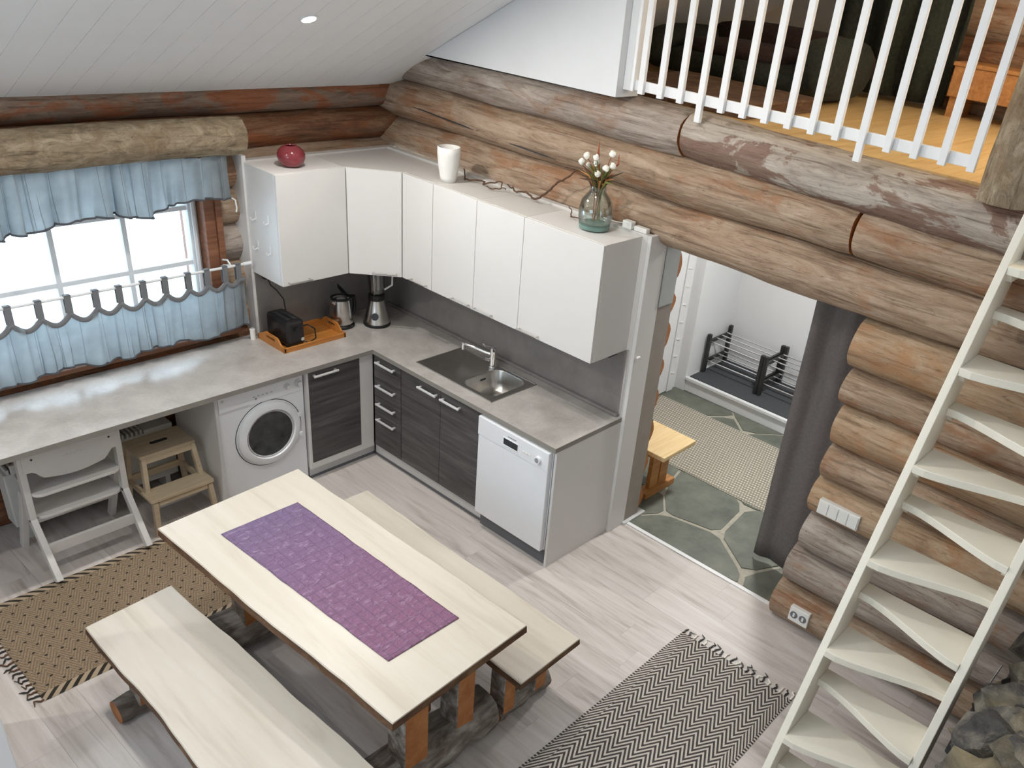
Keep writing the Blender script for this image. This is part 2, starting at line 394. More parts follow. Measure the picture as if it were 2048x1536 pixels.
# ------------------------------------------------------------------ geometry helpers
ORG = {}
class G:
    def __init__(s): s.V, s.F, s.M = [], [], []
    def add(s, V, F, mi=0):
        k = len(s.V); s.V += [tuple(v) for v in V]; s.F += [tuple(i + k for i in f) for f in F]; s.M += [mi] * len(F)
        return s
    def box(s, x0, x1, y0, y1, z0, z1, mi=0):
        if x0 > x1: x0, x1 = x1, x0
        if y0 > y1: y0, y1 = y1, y0
        if z0 > z1: z0, z1 = z1, z0
        V = [(x0, y0, z0), (x1, y0, z0), (x1, y1, z0), (x0, y1, z0), (x0, y0, z1), (x1, y0, z1), (x1, y1, z1), (x0, y1, z1)]
        return s.add(V, [(0, 3, 2, 1), (4, 5, 6, 7), (0, 1, 5, 4), (1, 2, 6, 5), (2, 3, 7, 6), (3, 0, 4, 7)], mi)
    def prism(s, poly, z0, z1, mi=0, side=None):
        """poly counter-clockwise in xy, extruded in z"""
        n = len(poly); side = mi if side is None else side
        V = [(x, y, z0) for x, y in poly] + [(x, y, z1) for x, y in poly]
        s.add(V, [], mi); k = len(s.V) - 2 * n
        s.F.append(tuple(k + i for i in range(n - 1, -1, -1))); s.M.append(side)
        s.F.append(tuple(k + n + i for i in range(n))); s.M.append(mi)
        for i in range(n):
            j = (i + 1) % n
            s.F.append((k + i, k + j, k + n + j, k + n + i)); s.M.append(side)
        return s
    def prism_ax(s, poly, a0, a1, ax, mi=0):
        """poly in the two other axes (cyclic order), extruded along axis ax (0 x: poly is (y,z); 1 y: poly is (x,z))"""
        g = G(); g.prism(poly, a0, a1)
        if ax == 0: V = [(c, a, b) for a, b, c in g.V]; F = g.F
        else: V = [(a, c, b) for a, b, c in g.V]; F = [tuple(reversed(f)) for f in g.F]
        return s.add(V, F, mi)
    def tube(s, path, rad, n=10, mi=0, caps=True, flat=1.0):
        path = [Vector(p) for p in path]
        if not isinstance(rad, (list, tuple)): rad = [rad] * len(path)
        V, F = [], []
        up = None
        for i, p in enumerate(path):
            d = (path[min(i + 1, len(path) - 1)] - path[max(i - 1, 0)]).normalized()
            if up is None:
                up = Vector((0, 0, 1)) if abs(d.z) < 0.9 else Vector((1, 0, 0))
            a = d.cross(up).normalized(); b = a.cross(d).normalized(); up = b
            for k in range(n):
                t = 2 * PI * k / n
                V.append(p + (a * math.cos(t) + b * math.sin(t) * flat) * rad[i])
        for i in range(len(path) - 1):
            for k in range(n):
                j = (k + 1) % n
                F.append((i * n + k, (i + 1) * n + k, (i + 1) * n + j, i * n + j))
        if caps:
            F.append(tuple(range(n)))
            F.append(tuple((len(path) - 1) * n + k for k in range(n - 1, -1, -1)))
        return s.add(V, F, mi)
    def bar(s, p0, p1, w, h, up=(0, 0, 1), mi=0):
        """rectangular bar from p0 to p1, width w sideways, h along up"""
        p0, p1, up = Vector(p0), Vector(p1), Vector(up)
        d = (p1 - p0).normalized(); a = d.cross(up).normalized() * (w / 2); b = a.cross(d).normalized() * (h / 2)
        V = [p0 - a - b, p0 + a - b, p0 + a + b, p0 - a + b, p1 - a - b, p1 + a - b, p1 + a + b, p1 - a + b]
        return s.add(V, [(0, 1, 2, 3), (7, 6, 5, 4), (0, 4, 5, 1), (1, 5, 6, 2), (2, 6, 7, 3), (3, 7, 4, 0)], mi)
    def lathe(s, prof, c, n=28, mi=0, close=False):
        """prof list of (r,z) from bottom up, revolved about the vertical through c"""
        V, F = [], []
        for r, z in prof:
            for k in range(n):
                t = 2 * PI * k / n
                V.append((c[0] + r * math.cos(t), c[1] + r * math.sin(t), c[2] + z))
        m_ = len(prof)
        for i in range(m_ - 1):
            for k in range(n):
                j = (k + 1) % n
                F.append((i * n + k, i * n + j, (i + 1) * n + j, (i + 1) * n + k))
        if close:
            F.append(tuple(range(n - 1, -1, -1))); F.append(tuple((m_ - 1) * n + k for k in range(n)))
        return s.add(V, F, mi)
    def grid(s, fn, nu, nv, mi=0):
        V = [fn(i / nu, j / nv) for i in range(nu + 1) for j in range(nv + 1)]
        F = [(i * (nv + 1) + j, (i + 1) * (nv + 1) + j, (i + 1) * (nv + 1) + j + 1, i * (nv + 1) + j + 1) for i in range(nu) for j in range(nv)]
        return s.add(V, F, mi)
    def ico(s, c, r, sub=2, sc=(1, 1, 1), jit=0.0, seed=0, mi=0):
        bm = bmesh.new(); bmesh.ops.create_icosphere(bm, subdivisions=sub, radius=1.0)
        V = []
        for v in bm.verts:
            k = 1 + (jit * (noise.noise(v.co * 1.5 + Vector((seed * 3.1, seed * 1.7, seed))) + 0.35 * noise.noise(v.co * 4.0 + Vector((seed, seed * 2.3, 4))))) if jit else 1
            V.append((c[0] + v.co.x * r * sc[0] * k, c[1] + v.co.y * r * sc[1] * k, c[2] + v.co.z * r * sc[2] * k))
        F = [tuple(v.index for v in f.verts) for f in bm.faces]
        bm.free()
        return s.add(V, F, mi)
    def build(s, name, mat, parent=None, loc=None, smooth=False, bevel=0.0, solid=0.0, angle=40):
        org = Vector(ORG[parent]) if parent is not None else (Vector(loc) if loc is not None else Vector((0, 0, 0)))
        me = bpy.data.meshes.new(name)
        me.from_pydata([tuple(Vector(v) - org) for v in s.V], [], s.F)
        mats = mat if isinstance(mat, (list, tuple)) else [mat]
        for q in mats: me.materials.append(MT[q] if isinstance(q, str) else q)
        if len(mats) > 1: me.polygons.foreach_set('material_index', s.M)
        if smooth:
            me.polygons.foreach_set('use_smooth', [True] * len(me.polygons))
            me.set_sharp_from_angle(angle=math.radians(angle))
        me.update()
        o = bpy.data.objects.new(name, me); COL.objects.link(o)
        if parent is not None: o.parent = parent
        else: o.location = org
        ORG[o] = tuple(org)
        if solid:
            md = o.modifiers.new('thickness', 'SOLIDIFY'); md.thickness = solid; md.offset = 0
        if bevel:
            md = o.modifiers.new('bevel', 'BEVEL'); md.width = bevel; md.segments = 2; md.limit_method = 'ANGLE'; md.angle_limit = math.radians(35)
        return o

def tag(o, label, cat, group=None, kind=None):
    o['label'] = label
    if cat: o['category'] = cat
    if group: o['group'] = group
    if kind: o['kind'] = kind
    return o
def thing(name, label, cat, loc, group=None, kind=None):
    e = bpy.data.objects.new(name, None); COL.objects.link(e)
    e.location = loc; e.empty_display_size = 0.1
    ORG[e] = tuple(loc)
    return tag(e, label, cat, group, kind)
def struct(name, label, loc=(0, 0, 0)):
    e = bpy.data.objects.new(name, None); COL.objects.link(e); e.location = loc; e.empty_display_size = 0.1
    ORG[e] = tuple(loc); e['kind'] = 'structure'; e['label'] = label
    return e
def part_copy(o, parent, loc, rot=None):
    c = o.copy(); COL.objects.link(c); c.parent = parent; c.location = loc
    if rot: c.rotation_euler = rot
    return c

# ================================================================== STRUCTURE
# ---- main floor, built of vinyl planks
fl = struct('floor', 'light grey-beige wood-look plank floor of the main room')
G().box(-0.19, 6.0, -0.35, 6.2, -0.06, -0.004).build('subfloor', 'grey', fl)
PW, PL = 0.19, 1.28
pk = G().box(0.0003, PW - 0.0003, 0.0003, PL - 0.0003, -0.004, 0.0).build('plank', 'floor', fl)
first = True
nrow = 0
x = -0.19
while x < 4.6:
    y = -0.3 - random.random() * 0.9
    while y < 5.4:
        y0, y1 = max(y, -0.3), min(y + PL, 5.6)
        if y1 - y0 > 0.05:
            if first: o = pk; first = False
            else: o = pk.copy(); COL.objects.link(o); o.parent = fl
            o.location = (x, y0, 0); o.scale = (1, (y1 - y0) / PL, 1)
        y += PL
    x += PW
# floor beyond the built planks, outside the view
G().box(4.61, 6.0, -0.3, 6.2, -0.004, 0).build('floor_sheet', 'floor', fl)
tag(G().box(-0.205, -0.175, 2.36, 3.62, 0.0, 0.007).build('trim_1', 'railw', None, (-0.19, 2.99, 0), bevel=0.002), 'pale threshold strip between plank floor and slate hall', None, kind='structure')

# ---- hall floor: flagstones in grout
hf = struct('floor_hall', 'green slate flagstone floor of the entrance hall')
G().box(-2.95, -0.205, 1.3, 4.2, -0.06, -0.006).build('grout_bed', 'mortar', hf)
def clip(poly, px, py, nx, ny):
    out = []
    for i in range(len(poly)):
        a, b = poly[i], poly[(i + 1) % len(poly)]
        da = (a[0] - px) * nx + (a[1] - py) * ny; db = (b[0] - px) * nx + (b[1] - py) * ny
        if da <= 0: out.append(a)
        if (da < 0 < db) or (db < 0 < da):
            t = da / (da - db); out.append((a[0] + (b[0] - a[0]) * t, a[1] + (b[1] - a[1]) * t))
    return out
random.seed(21)
seeds = []
for i in range(4):
    for j in range(4):
        seeds.append((-2.55 + i * 0.70 + random.uniform(-0.3, 0.3), 1.55 + j * 0.80 + (0.4 if i % 2 else 0) + random.uniform(-0.32, 0.32)))
for k in range(5): seeds.append((random.uniform(-2.3, -0.3), random.uniform(1.6, 3.9)))
for k, sd in enumerate(seeds):
    poly = [(-2.95, 1.3), (-0.21, 1.3), (-0.21, 4.2), (-2.95, 4.2)]
    for q, s2 in enumerate(seeds):
        if q == k or not poly: continue
        nx, ny = s2[0] - sd[0], s2[1] - sd[1]; L = math.hypot(nx, ny); nx /= L; ny /= L
        g = random.Random(min(k, q) * 31 + max(k, q)).uniform(0.006, 0.02)
        poly = clip(poly, (sd[0] + s2[0]) / 2 - nx * g, (sd[1] + s2[1]) / 2 - ny * g, nx, ny)
    if len(poly) < 3: continue
    # chaikin rounding and a little waviness
    for _ in range(1):
        np_ = []
        for i in range(len(poly)):
            a, b = poly[i], poly[(i + 1) % len(poly)]
            np_ += [(a[0] * .88 + b[0] * .12, a[1] * .88 + b[1] * .12), (a[0] * .12 + b[0] * .88, a[1] * .12 + b[1] * .88)]
        poly = np_
    poly = [(a + 0.012 * noise.noise(Vector((a * 9, b * 9, 3))), b + 0.012 * noise.noise(Vector((a * 9, b * 9, 8)))) for a, b in poly]
    G().prism(poly, -0.012, 0.0 + random.uniform(-0.002, 0.001)).build('flagstone', 'slate', hf)

# ---- logs
LOGC = {}
def make_log(root, length, r, mat, start, axis='y', rough=0.012, flat=1.0, seed=0, name='log', cap=True, nseg=None, rz=None, tilt=0.0):
    """a log lying along +axis from start (centre of its near end); mesh local x runs along it"""
    n = 26; k = nseg or max(6, int(length / 0.09))
    rz = rz or r
    V, F = [], []
    for i in range(k + 1):
        xx = length * i / k
        bx = 0.010 * noise.noise(Vector((xx * 0.9 + seed * 7, seed, 0.3))); bz = 0.012 * noise.noise(Vector((xx * 0.8, seed * 5, 1.3)))
        e = 1.0
        if i == 0 or i == k: e = 0.975
        for j in range(n):
            t = 2 * PI * j / n
            q = 1 + rough / r * (noise.noise(Vector((xx * 1.6 + seed * 13, math.cos(t) * 1.1, math.sin(t) * 1.1 + seed))) * 1.2 + 0.45 * noise.noise(Vector((xx * 7 + seed, math.cos(t) * 3, math.sin(t) * 3))) + 0.6 * noise.noise(Vector((xx * 3.1 + seed * 3, math.cos(t) * 2, math.sin(t) * 2))))
            V.append((xx, math.cos(t) * r * q * e + bx, math.sin(t) * rz * q * e * flat + bz + tilt * xx))
    for i in range(k):
        for j in range(n):
            jj = (j + 1) % n
            F.append((i * n + j, i * n + jj, (i + 1) * n + jj, (i + 1) * n + j))
    F.append(tuple(range(n - 1, -1, -1))); F.append(tuple(k * n + j for j in range(n)))
    me = bpy.data.meshes.new(name); me.from_pydata(V, [], F)
    me.materials.append(MT[mat]); me.materials.append(MT['cutwood'])
    me.polygons.foreach_set('use_smooth', [True] * len(F))
    me.polygons[-1].material_index = 1; me.polygons[-2].material_index = 1
    me.set_sharp_from_angle(angle=math.radians(60))
    o = bpy.data.objects.new(name, me); COL.objects.link(o)
    o.parent = root
    org = Vector(ORG[root]); o.location = Vector(start) - org
    if axis == 'y': o.rotation_euler = (0, 0, PI / 2)
    elif axis == 'z': o.rotation_euler = (0, -PI / 2, 0)
    return o

WX = -0.22          # centre line of the log wall along the sink
R0 = 0.168
wr = struct('wall_right', 'weathered round log wall behind the sink run and stairs', (WX, 0, 0))
bounds = [0, .275, .535, .795, 1.025, 1.24, 1.49, 1.69, 1.955]
mats = ['log', 'loggrey', 'loggrey', 'logtan', 'log', 'logtan', 'log', 'logtan']
ends = [3.575, 3.60, 3.635, 3.625, 3.64, 3.645, 3.632, 3.618]
for i in range(8):
    zc = (bounds[i] + bounds[i + 1]) / 2; h = bounds[i + 1] - bounds[i]
    make_log(wr, 6.2 - ends[i], 0.165, mats[i], (WX, ends[i], zc), seed=i + 1, rz=h / 2 + 0.010, rough=0.011)
    make_log(wr, 1.042, 0.172, 'logtan', (WX, 1.30, zc), seed=i + 40, rz=h / 2 + 0.010, nseg=9)
make_log(wr, 6.5, R0, 'log', (WX, -0.3, 2.113), seed=11, rz=0.140)
G().box(WX - 0.05, WX + 0.03, 3.70, 6.2, 0.0, 2.55).box(WX - 0.05, WX + 0.03, -0.3, 6.2, 2.02, 2.60).box(WX - 0.05, WX + 0.03, 1.35, 2.30, 0.0, 2.05).build('light_stop_core', 'darkgap', wr)  # dark core added behind the logs to stop light gaps and darken grooves
make_log(wr, 3.77, R0, 'log', (WX, -0.3, 2.37), seed=12, rz=0.136)
make_log(wr, 2.70, R0, 'log', (WX, 3.487, 2.362), seed=13, rz=0.132, tilt=-0.01)
make_log(wr, 2.69, R0, 'loggrey', (WX, -0.3, 2.608), seed=14, rz=0.126)
make_log(wr, 3.80, R0, 'logpatch', (WX, 2.405, 2.610), seed=15, rz=0.126, tilt=-0.030)
G().tube([(WX + R0 * math.cos(a), 0.02 + 1.5 * t, 2.37 + 0.136 * math.sin(a)) for t in [i / 14 for i in range(15)] for a in [0.02 - 0.62 * t]], [0.001] + [0.004] * 13 + [0.001], 6).build('drying_crack', 'darkgap', wr)

# ---- window wall
wl = struct('wall_left', 'red-brown round log wall with the kitchen window', (0, -0.24, 0))
WY = -0.245
for i, (z0, z1) in enumerate([(0, .24), (.24, .48), (.48, .71), (.71, .93)]):
    make_log(wl, 6.2, 0.165, 'logred', (-0.3, WY, (z0 + z1) / 2), 'x', seed=60 + i, rz=(z1 - z0) / 2 + 0.035, nseg=30)
for i, (z0, z1) in enumerate([(.93, 1.16), (1.16, 1.40), (1.40, 1.63), (1.63, 1.86), (1.86, 2.09)]):
    make_log(wl, 1.58, 0.17, 'log' if i != 2 else 'loggrey', (-0.3, WY, (z0 + z1) / 2), 'x', seed=70 + i, rz=(z1 - z0) / 2 + 0.03)
    make_log(wl, 2.9, 0.17, 'logred', (3.05, WY, (z0 + z1) / 2), 'x', seed=80 + i, rz=(z1 - z0) / 2 + 0.03, nseg=8)
make_log(wl, 6.2, 0.18, 'logred', (-0.3, WY, 2.19), 'x', seed=90, rz=0.115)
make_log(wl, 6.2, 0.18, 'logmix', (-0.3, WY, 2.405), 'x', seed=91, rz=0.118)
G().box(-0.2, 5.9, WY - 0.03, WY + 0.03, 2.12, 2.45).build('light_stop_core', 'darkgap', wl)  # same added dark core, closing light gaps between the upper logs

# ---- ceiling of tongue-and-groove boards running up the slope
ce = struct('ceiling', 'white tongue-and-groove board ceiling sloping up from the window wall', (0, 0, 2.495))
def slab_yz(x0, x1, y0, y1, t, mat, name, par, s0=0.53):
    g = G()
    V = [(x, y, ceil_z(y) + dz) for x in (x0, x1) for y in (y0, y1) for dz in (0, t)]
    g.add(V, [(0, 1, 3, 2), (4, 6, 7, 5), (0, 4, 5, 1), (2, 3, 7, 6), (0, 2, 6, 4), (1, 5, 7, 3)])
    return g.build(name, mat, par)
slab_yz(-3.1, 6.0, -0.4, 3.6, 0.1, 'groove', 'ceiling_backing', ce).location.z += 0.003
slab_yz(-3.1, 6.0, 3.6, 6.3, 0.1, 'ceiling', 'ceiling_far_slope', ce)
BW = 0.1435
bd = None
for i in range(24):
    xx = 0.003 + i * BW
    if bd is None:
        V = [(xa, y, ceil_z(y) + dz) for xa in (0.0015, BW - 0.0015) for y in (-0.4, 3.6) for dz in (0, 0.004)]
        bd = G().add(V, [(0, 1, 3, 2), (4, 6, 7, 5), (0, 4, 5, 1), (2, 3, 7, 6), (0, 2, 6, 4), (1, 5, 7, 3)]).build('ceiling_board', 'ceiling', ce)
        o = bd
    else:
        o = bd.copy(); COL.objects.link(o)
    o.location = (xx, 0, 0)
slab_yz(3.46, 6.0, -0.4, 3.6, 0.004, 'ceiling', 'ceiling_sheet', ce)

# ---- white gable wall above the logs and unseen outer walls
def wallbox(name, label, a, mat='white'):
    return tag(G().box(*a).build(name, mat, None, (a[0], a[2], a[4])), label, None, kind='structure')
g = G(); g.prism_ax([(0.40, 2.715), (1.985, 2.735), (1.985, ceil_z(1.985)), (0.40, ceil_z(0.40))], -0.20, 0.0, 0)
tag(g.build('wall_gable', 'white', None, (-0.1, 1.2, 2.72)), 'plain white gable wall panel sitting above the top log', None, kind='structure')
g = G()
g.box(6.0, 6.1, -0.4, 1.8, -0.06, 4.6).box(6.0, 6.1, 4.0, 6.3, -0.06, 4.6).box(6.0, 6.1, 1.8, 4.0, -0.06, 1.6).box(6.0, 6.1, 1.8, 4.0, 3.0, 4.6).box(6.02, 6.08, 2.86, 2.94, 1.6, 3.0)  # opening and centre bar added to bring in daylight from behind
tag(g.build('wall_back', 'white', None, (6.0, 3, 0)), 'unseen white gable wall with an opening added for fill daylight', None, kind='structure')
wallbox('wall_far', 'white wall on the fireplace side', (-3.1, 6.1, 6.2, 6.3, -0.06, 4.6))
# ---- hall shell
wallbox('wall_hall_left', 'white hall wall with door leaf seam', (-2.30, -0.40, 1.20, 1.30, -0.06, 2.45))
wallbox('wall_hall_niche', 'white side wall of the shoe niche', (-3.05, -2.27, 1.20, 1.405, -0.06, 2.45))
wallbox('wall_hall_back', 'smooth white back wall of the hall', (-3.05, -2.95, 1.20, 4.3, -0.06, 2.45))
wallbox('wall_hall_right', 'white right wall of the hall', (-3.05, -0.40, 4.2, 4.3, -0.06, 2.45))
wallbox('ceiling_hall', 'white hall ceiling', (-3.05, -0.33, 1.20, 4.3, 2.45, 2.50))
# ---- loft shell
lf = struct('floor_loft', 'golden pine plank loft floor', (-1.6, 2.5, 2.7))
lp = None
for i in range(34):
    y0 = 0.3 + i * 0.125
    if lp is None:
        lp = G().box(-3.05, -0.27, 0.3005, 0.4235, 2.66, 2.70).build('loft_plank', 'loftfloor', lf); o = lp
    else:
        o = lp.copy(); COL.objects.link(o); o.location = (0, i * 0.125, 0)
wallbox('wall_loft_back', 'beige boarded back wall of the loft', (-2.95, -2.85, 0.3, 2.72, 2.5, 5.0), 'beige')
wallbox('wall_loft_left', 'beige boarded left wall of the loft', (-2.95, -0.2, 0.3, 0.4, 2.5, 5.0), 'beige')
lw = struct('wall_loft_log', 'brown log back wall of the loft', (-2.95, 2.7, 2.7))
for i in range(6):
    make_log(lw, 3.4, 0.16, 'logred' if i % 2 else 'log', (-2.95, 2.72, 2.80 + i * 0.26), 'y', seed=120 + i, rz=0.16, nseg=20)

# ---- snow outside
tag(G().box(6.2, 40, -40, 40, -0.75, -0.7).build('ground_yard', 'snow', None, (20, 0, -0.7)), 'snowy yard behind the camera', None, kind='structure')
tag(G().box(-12, 6.2, -40, -0.7, -0.75, -0.7).build('ground_outside', 'snow', None, (2, -10, -0.7)), 'bright snowy ground outside the window', None, kind='structure')

# ---- window
wn = struct('window_1', 'white framed kitchen window with small panes', (2.15, -0.25, 0.95))
WYF = -0.20
zs = [1.06, 1.405, 1.755, 2.05]
xs = [1.40, 1.79, 2.195, 2.60, 3.0]
G().box(1.345, 1.40, WYF - 0.05, WYF + 0.03, 0.97, 2.09).box(3.0, 3.05, WYF - 0.05, WYF + 0.03, 0.97, 2.09).box(1.40, 3.0, WYF - 0.05, WYF + 0.03, 0.97, 1.045).box(1.40, 3.0, WYF - 0.05, WYF + 0.03, 2.04, 2.09).build('window_frame', 'white', wn, bevel=0.004)
G().box(1.365, 1.385, WYF + 0.03, WYF + 0.05, 1.0, 2.06).build('frame_bead', 'white', wn, bevel=0.003)
for xx in xs[1:-1]:
    G().box(xx - 0.014, xx + 0.014, WYF - 0.03, WYF + 0.015, 1.045, 2.04).build('mullion', 'white', wn)
for zz in zs[1:-1]:
    G().box(1.40, 3.0, WYF - 0.03, WYF + 0.012, zz - 0.014, zz + 0.014).build('glazing_bar', 'white', wn)
for i in range(4):
    for j in range(3):
        G().box(xs[i] + 0.005, xs[i + 1] - 0.005, WYF - 0.012, WYF - 0.008, zs[j], zs[j + 1] - 0.005).build('pane', 'pane', wn)
G().box(1.275, 1.345, -0.40, -0.075, 0.93, 2.10).build('reveal_board', 'reveal', wn, bevel=0.004)
G().box(1.235, 1.275, -0.12, -0.06, 0.93, 2.10).build('reveal_batten', 'reveal', wn, bevel=0.006)
G().box(1.20, 3.05, -0.40, -0.03, 0.925, 0.955).build('window_sill', 'reveal', wn, bevel=0.004)
G().box(1.275, 3.05, -0.40, -0.16, 2.06, 2.10).build('head_board', 'reveal', wn)

# ---- furring, scribe board and door jamb
tag(G().box(-0.045, 0.0, 0.0, 2.335, 0.0, 2.06).build('wall_panel_sink', 'cabtop', None, (0, 1.2, 0), bevel=0.002), 'off-white furring board behind the kitchen run', None, kind='structure')
tag(G().box(-0.10, 1.08, -0.05, 0.0, 0.0, 2.056).build('wall_panel_window', 'cabtop', None, (0.5, 0, 0)), 'off-white furring board on the window wall', None, kind='structure')
tag(G().box(1.08, 1.108, -0.26, 0.0, 0.89, 2.085).build('trim_2', 'cab', None, (1.09, -0.1, 0.89)), 'white scribe board cut to the wavy log wall', None, kind='structure')
tag(G().box(-0.17, 0.0, 2.335, 2.362, 0.0, 2.06).build('trim_3', 'cab', None, (-0.08, 2.35, 0), bevel=0.003), 'tall white end board beside the doorway', None, kind='structure')
tag(G().box(-0.325, -0.17, 2.345, 2.360, 0.0, 1.985).build('trim_4', 'grey', None, (-0.27, 2.35, 0)), 'grey-brown jamb board lining the doorway', None, kind='structure')
tag(G().box(-0.32, -0.175, 2.360, 2.368, 1.60, 1.985).build('trim_5', 'greyb', None, (-0.27, 2.362, 1.6), bevel=0.002), 'pale grey board at the top of the door jamb', None, kind='structure')
tag(G().box(-0.39, -0.15, 2.32, 2.385, 0.0, 0.016).build('trim_6', 'plinth', None, (-0.27, 2.35, 0), bevel=0.002), 'small pale sill board under the door jamb', None, kind='structure')
# hall door
dr = struct('door_1', 'white hall door seen edge-on with its frame', (-1.6, 1.31, 0))
G().box(-2.10, -1.25, 1.302, 1.322, 0.01, 2.05).build('door_leaf', 'white', dr, bevel=0.002)
G().box(-2.20, -2.108, 1.302, 1.330, 0.0, 2.12).build('door_frame', 'white', dr, bevel=0.003)
for k in range(7):  # short pale dashes up the door frame
    z = 0.18 + k * 0.165
    G().bar((-2.175, 1.334, z), (-2.125, 1.334, z + 0.012), 0.008, 0.012).build('frame_dash', 'ceramic', dr)
# raised step in the niche
pf = struct('trim_7', 'white raised step with charcoal mat in the hall niche', (-2.6, 2.6, 0))
G().box(-2.949, -2.28, 1.406, 4.19, 0.0, 0.13).build('step_box', 'white', pf, bevel=0.004)
G().box(-2.30, -2.262, 1.406, 4.19, 0.112, 0.142).build('step_nosing', 'white', pf, bevel=0.004)
tag(G().box(-2.93, -2.31, 1.425, 4.15, 0.1305, 0.142).build('step_mat', 'matdark', None, (-2.6, 2.7, 0.13)), 'charcoal ribbed mat under the shoe racks', 'mat')

# ================================================================== KITCHEN
D, ZB, ZT = 0.343, 1.341, 2.046
YS = [0.596, 0.896, 1.296, 1.696, 2.298]
XL = 1.094
def pull(p0, p1, nrm, off, t, mat, parent, name='handle'):
    """bar handle between p0 and p1 with two short posts back to the front"""
    p0, p1, nrm = Vector(p0), Vector(p1), Vector(nrm)
    d = (p1 - p0).normalized(); g = G()
    g.bar(p0 + nrm * off, p1 + nrm * off, t, t, nrm)
    for q in (p0 + d * t * 1.0, p1 - d * t * 1.0):
        g.bar(q, q + nrm * off, t, t, d)
    return g.build(name, mat, parent, bevel=t * 0.25)
def upper(i, label, hy):
    y0, y1 = YS[i], YS[i + 1]
    t = thing('wall_cabinet', label, 'cabinet', (D / 2, (y0 + y1) / 2, ZB), 'white wall cabinets')
    G().box(0.001, D - 0.020, y0 + 0.001, y1 - 0.001, ZB, ZT).build('body', 'cabtop' if i < 3 else 'cab', t, bevel=0.0015)
    d = G().box(D - 0.018, D, y0 + 0.0018, y1 - 0.0018, ZB + 0.001, ZT - 0.002).build('door', 'cab', t, bevel=0.0015)
    pull((D, hy, ZB + 0.022), (D, hy + 0.17, ZB + 0.022), (1, 0, 0), 0.030, 0.009, 'steel', d)
upper(0, 'narrow white wall cabinet right of the diagonal corner cabinet', 0.69)
upper(1, 'white wall cabinet between the narrow one and the middle, above drawers', 1.105)
upper(2, 'white wall cabinet above the sink tap, left of the widest one', 1.315)
upper(3, 'widest white wall cabinet at the doorway end of the row', 1.715)
t = thing('wall_cabinet', 'diagonal white corner wall cabinet above the blender', 'cabinet', (0.25, 0.25, ZB), 'white wall cabinets')
G().prism([(0.001, 0.001), (0.595, 0.001), (0.595, D - 0.02), (D - 0.02, 0.595), (0.001, 0.595)], ZB, ZT).build('body', 'cabtop', t, bevel=0.0015)
dv = Vector((0.596 - D, D - 0.596, 0)).normalized(); nv = Vector((1, 1, 0)).normalized()
pA = Vector((D, 0.596, 0)); pB = Vector((0.596, D, 0))
g = G(); q0, q1 = pA + dv * 0.004 , pB - dv * 0.004
g.prism([tuple((q0 - nv * 0.017)[:2]), tuple((q1 - nv * 0.017)[:2]), tuple(q1[:2]), tuple(q0[:2])], ZB + 0.001, ZT - 0.002)
d = g.build('door', 'cab', t, bevel=0.0015)
hp = pA + dv * 0.03 + Vector((0, 0, ZB + 0.022))
pull(hp, hp + dv * 0.17, nv, 0.030, 0.009, 'steel', d)
t = thing('wall_cabinet', 'white wall cabinet at the window end with hooks on its side', 'cabinet', (0.85, 0.17, ZB), 'white wall cabinets')
G().box(0.597, XL, 0.001, D - 0.02, ZB, ZT).build('body', 'cab', t, bevel=0.0015)
d = G().box(0.598, XL - 0.001, D - 0.018, D, ZB + 0.001, ZT - 0.002).build('door', 'cab', t, bevel=0.0015)
pull((XL - 0.03, D, ZB + 0.022), (XL - 0.20, D, ZB + 0.022), (0, 1, 0), 0.030, 0.009, 'steel', d)
for (yy, zz), pos in zip([(0.085, 1.735), (0.235, 1.745), (0.085, 1.545), (0.235, 1.55)], ['upper back', 'upper front', 'lower back', 'lower front']):
    h = thing('wall_hook', 'small chrome hook on the cabinet side, ' + pos + ' one of four', 'hook', (XL, yy, zz - 0.03), 'chrome hooks on the cabinet side')
    G().box(XL + 0.0005, XL + 0.005, yy - 0.008, yy + 0.008, zz - 0.03, zz + 0.03).build('plate', 'handle', h, bevel=0.001)
    G().tube([(XL + 0.004, yy, zz - 0.018), (XL + 0.026, yy, zz - 0.026), (XL + 0.034, yy, zz - 0.016), (XL + 0.034, yy, zz - 0.004)], 0.004, 8).build('prong', 'handle', h, smooth=True)

t = thing('under_cabinet_socket', 'small dark socket box under the widest wall cabinet', 'socket', (0.12, 2.24, ZB - 0.03))
G().box(0.05, 0.13, 2.20, 2.27, ZB - 0.03, ZB - 0.0005).build('housing', 'blackm', t, bevel=0.003)
G().box(0.13, 0.132, 2.21, 2.26, ZB - 0.025, ZB - 0.006).build('cover', 'grey', t)

# ---- worktop (one continuous L with the sink cut-out)
HC, TC = 0.888, 0.032
CX, CY = 0.623, 0.628
LEN = 2.337
SB = (0.135, 0.485, 1.355, 1.645)      # basin opening
t = thing('worktop', 'continuous L-shaped concrete-look laminate worktop', 'worktop', (0.4, 0.4, HC - TC))
def wt(g, mi=0):
    z0, z1 = HC - TC, HC
    g.box(0.0, CX, 0.0, SB[2] - 0.02, z0, z1, mi); g.box(0.0, CX, SB[3] + 0.02, LEN, z0, z1, mi)
    g.box(0.0, SB[0] - 0.02, SB[2] - 0.02, SB[3] + 0.02, z0, z1, mi); g.box(SB[1] + 0.02, CX, SB[2] - 0.02, SB[3] + 0.02, z0, z1, mi)
    g.box(CX, 3.40, 0.0, CY, z0, z1, mi); g.box(1.11, 3.40, -0.04, 0.0, z0, z1, mi)
g = G(); wt(g); g.build('top', 'counter', t)
g = G()
g.box(CX, CX + 0.0015, CY, LEN, HC - TC, HC - 0.001).box(CX, 3.4, CY, CY + 0.0015, HC - TC, HC - 0.001).box(0, CX, LEN, LEN + 0.0015, HC - TC, HC - 0.001)
g.build('edge_strip', 'edge', t)
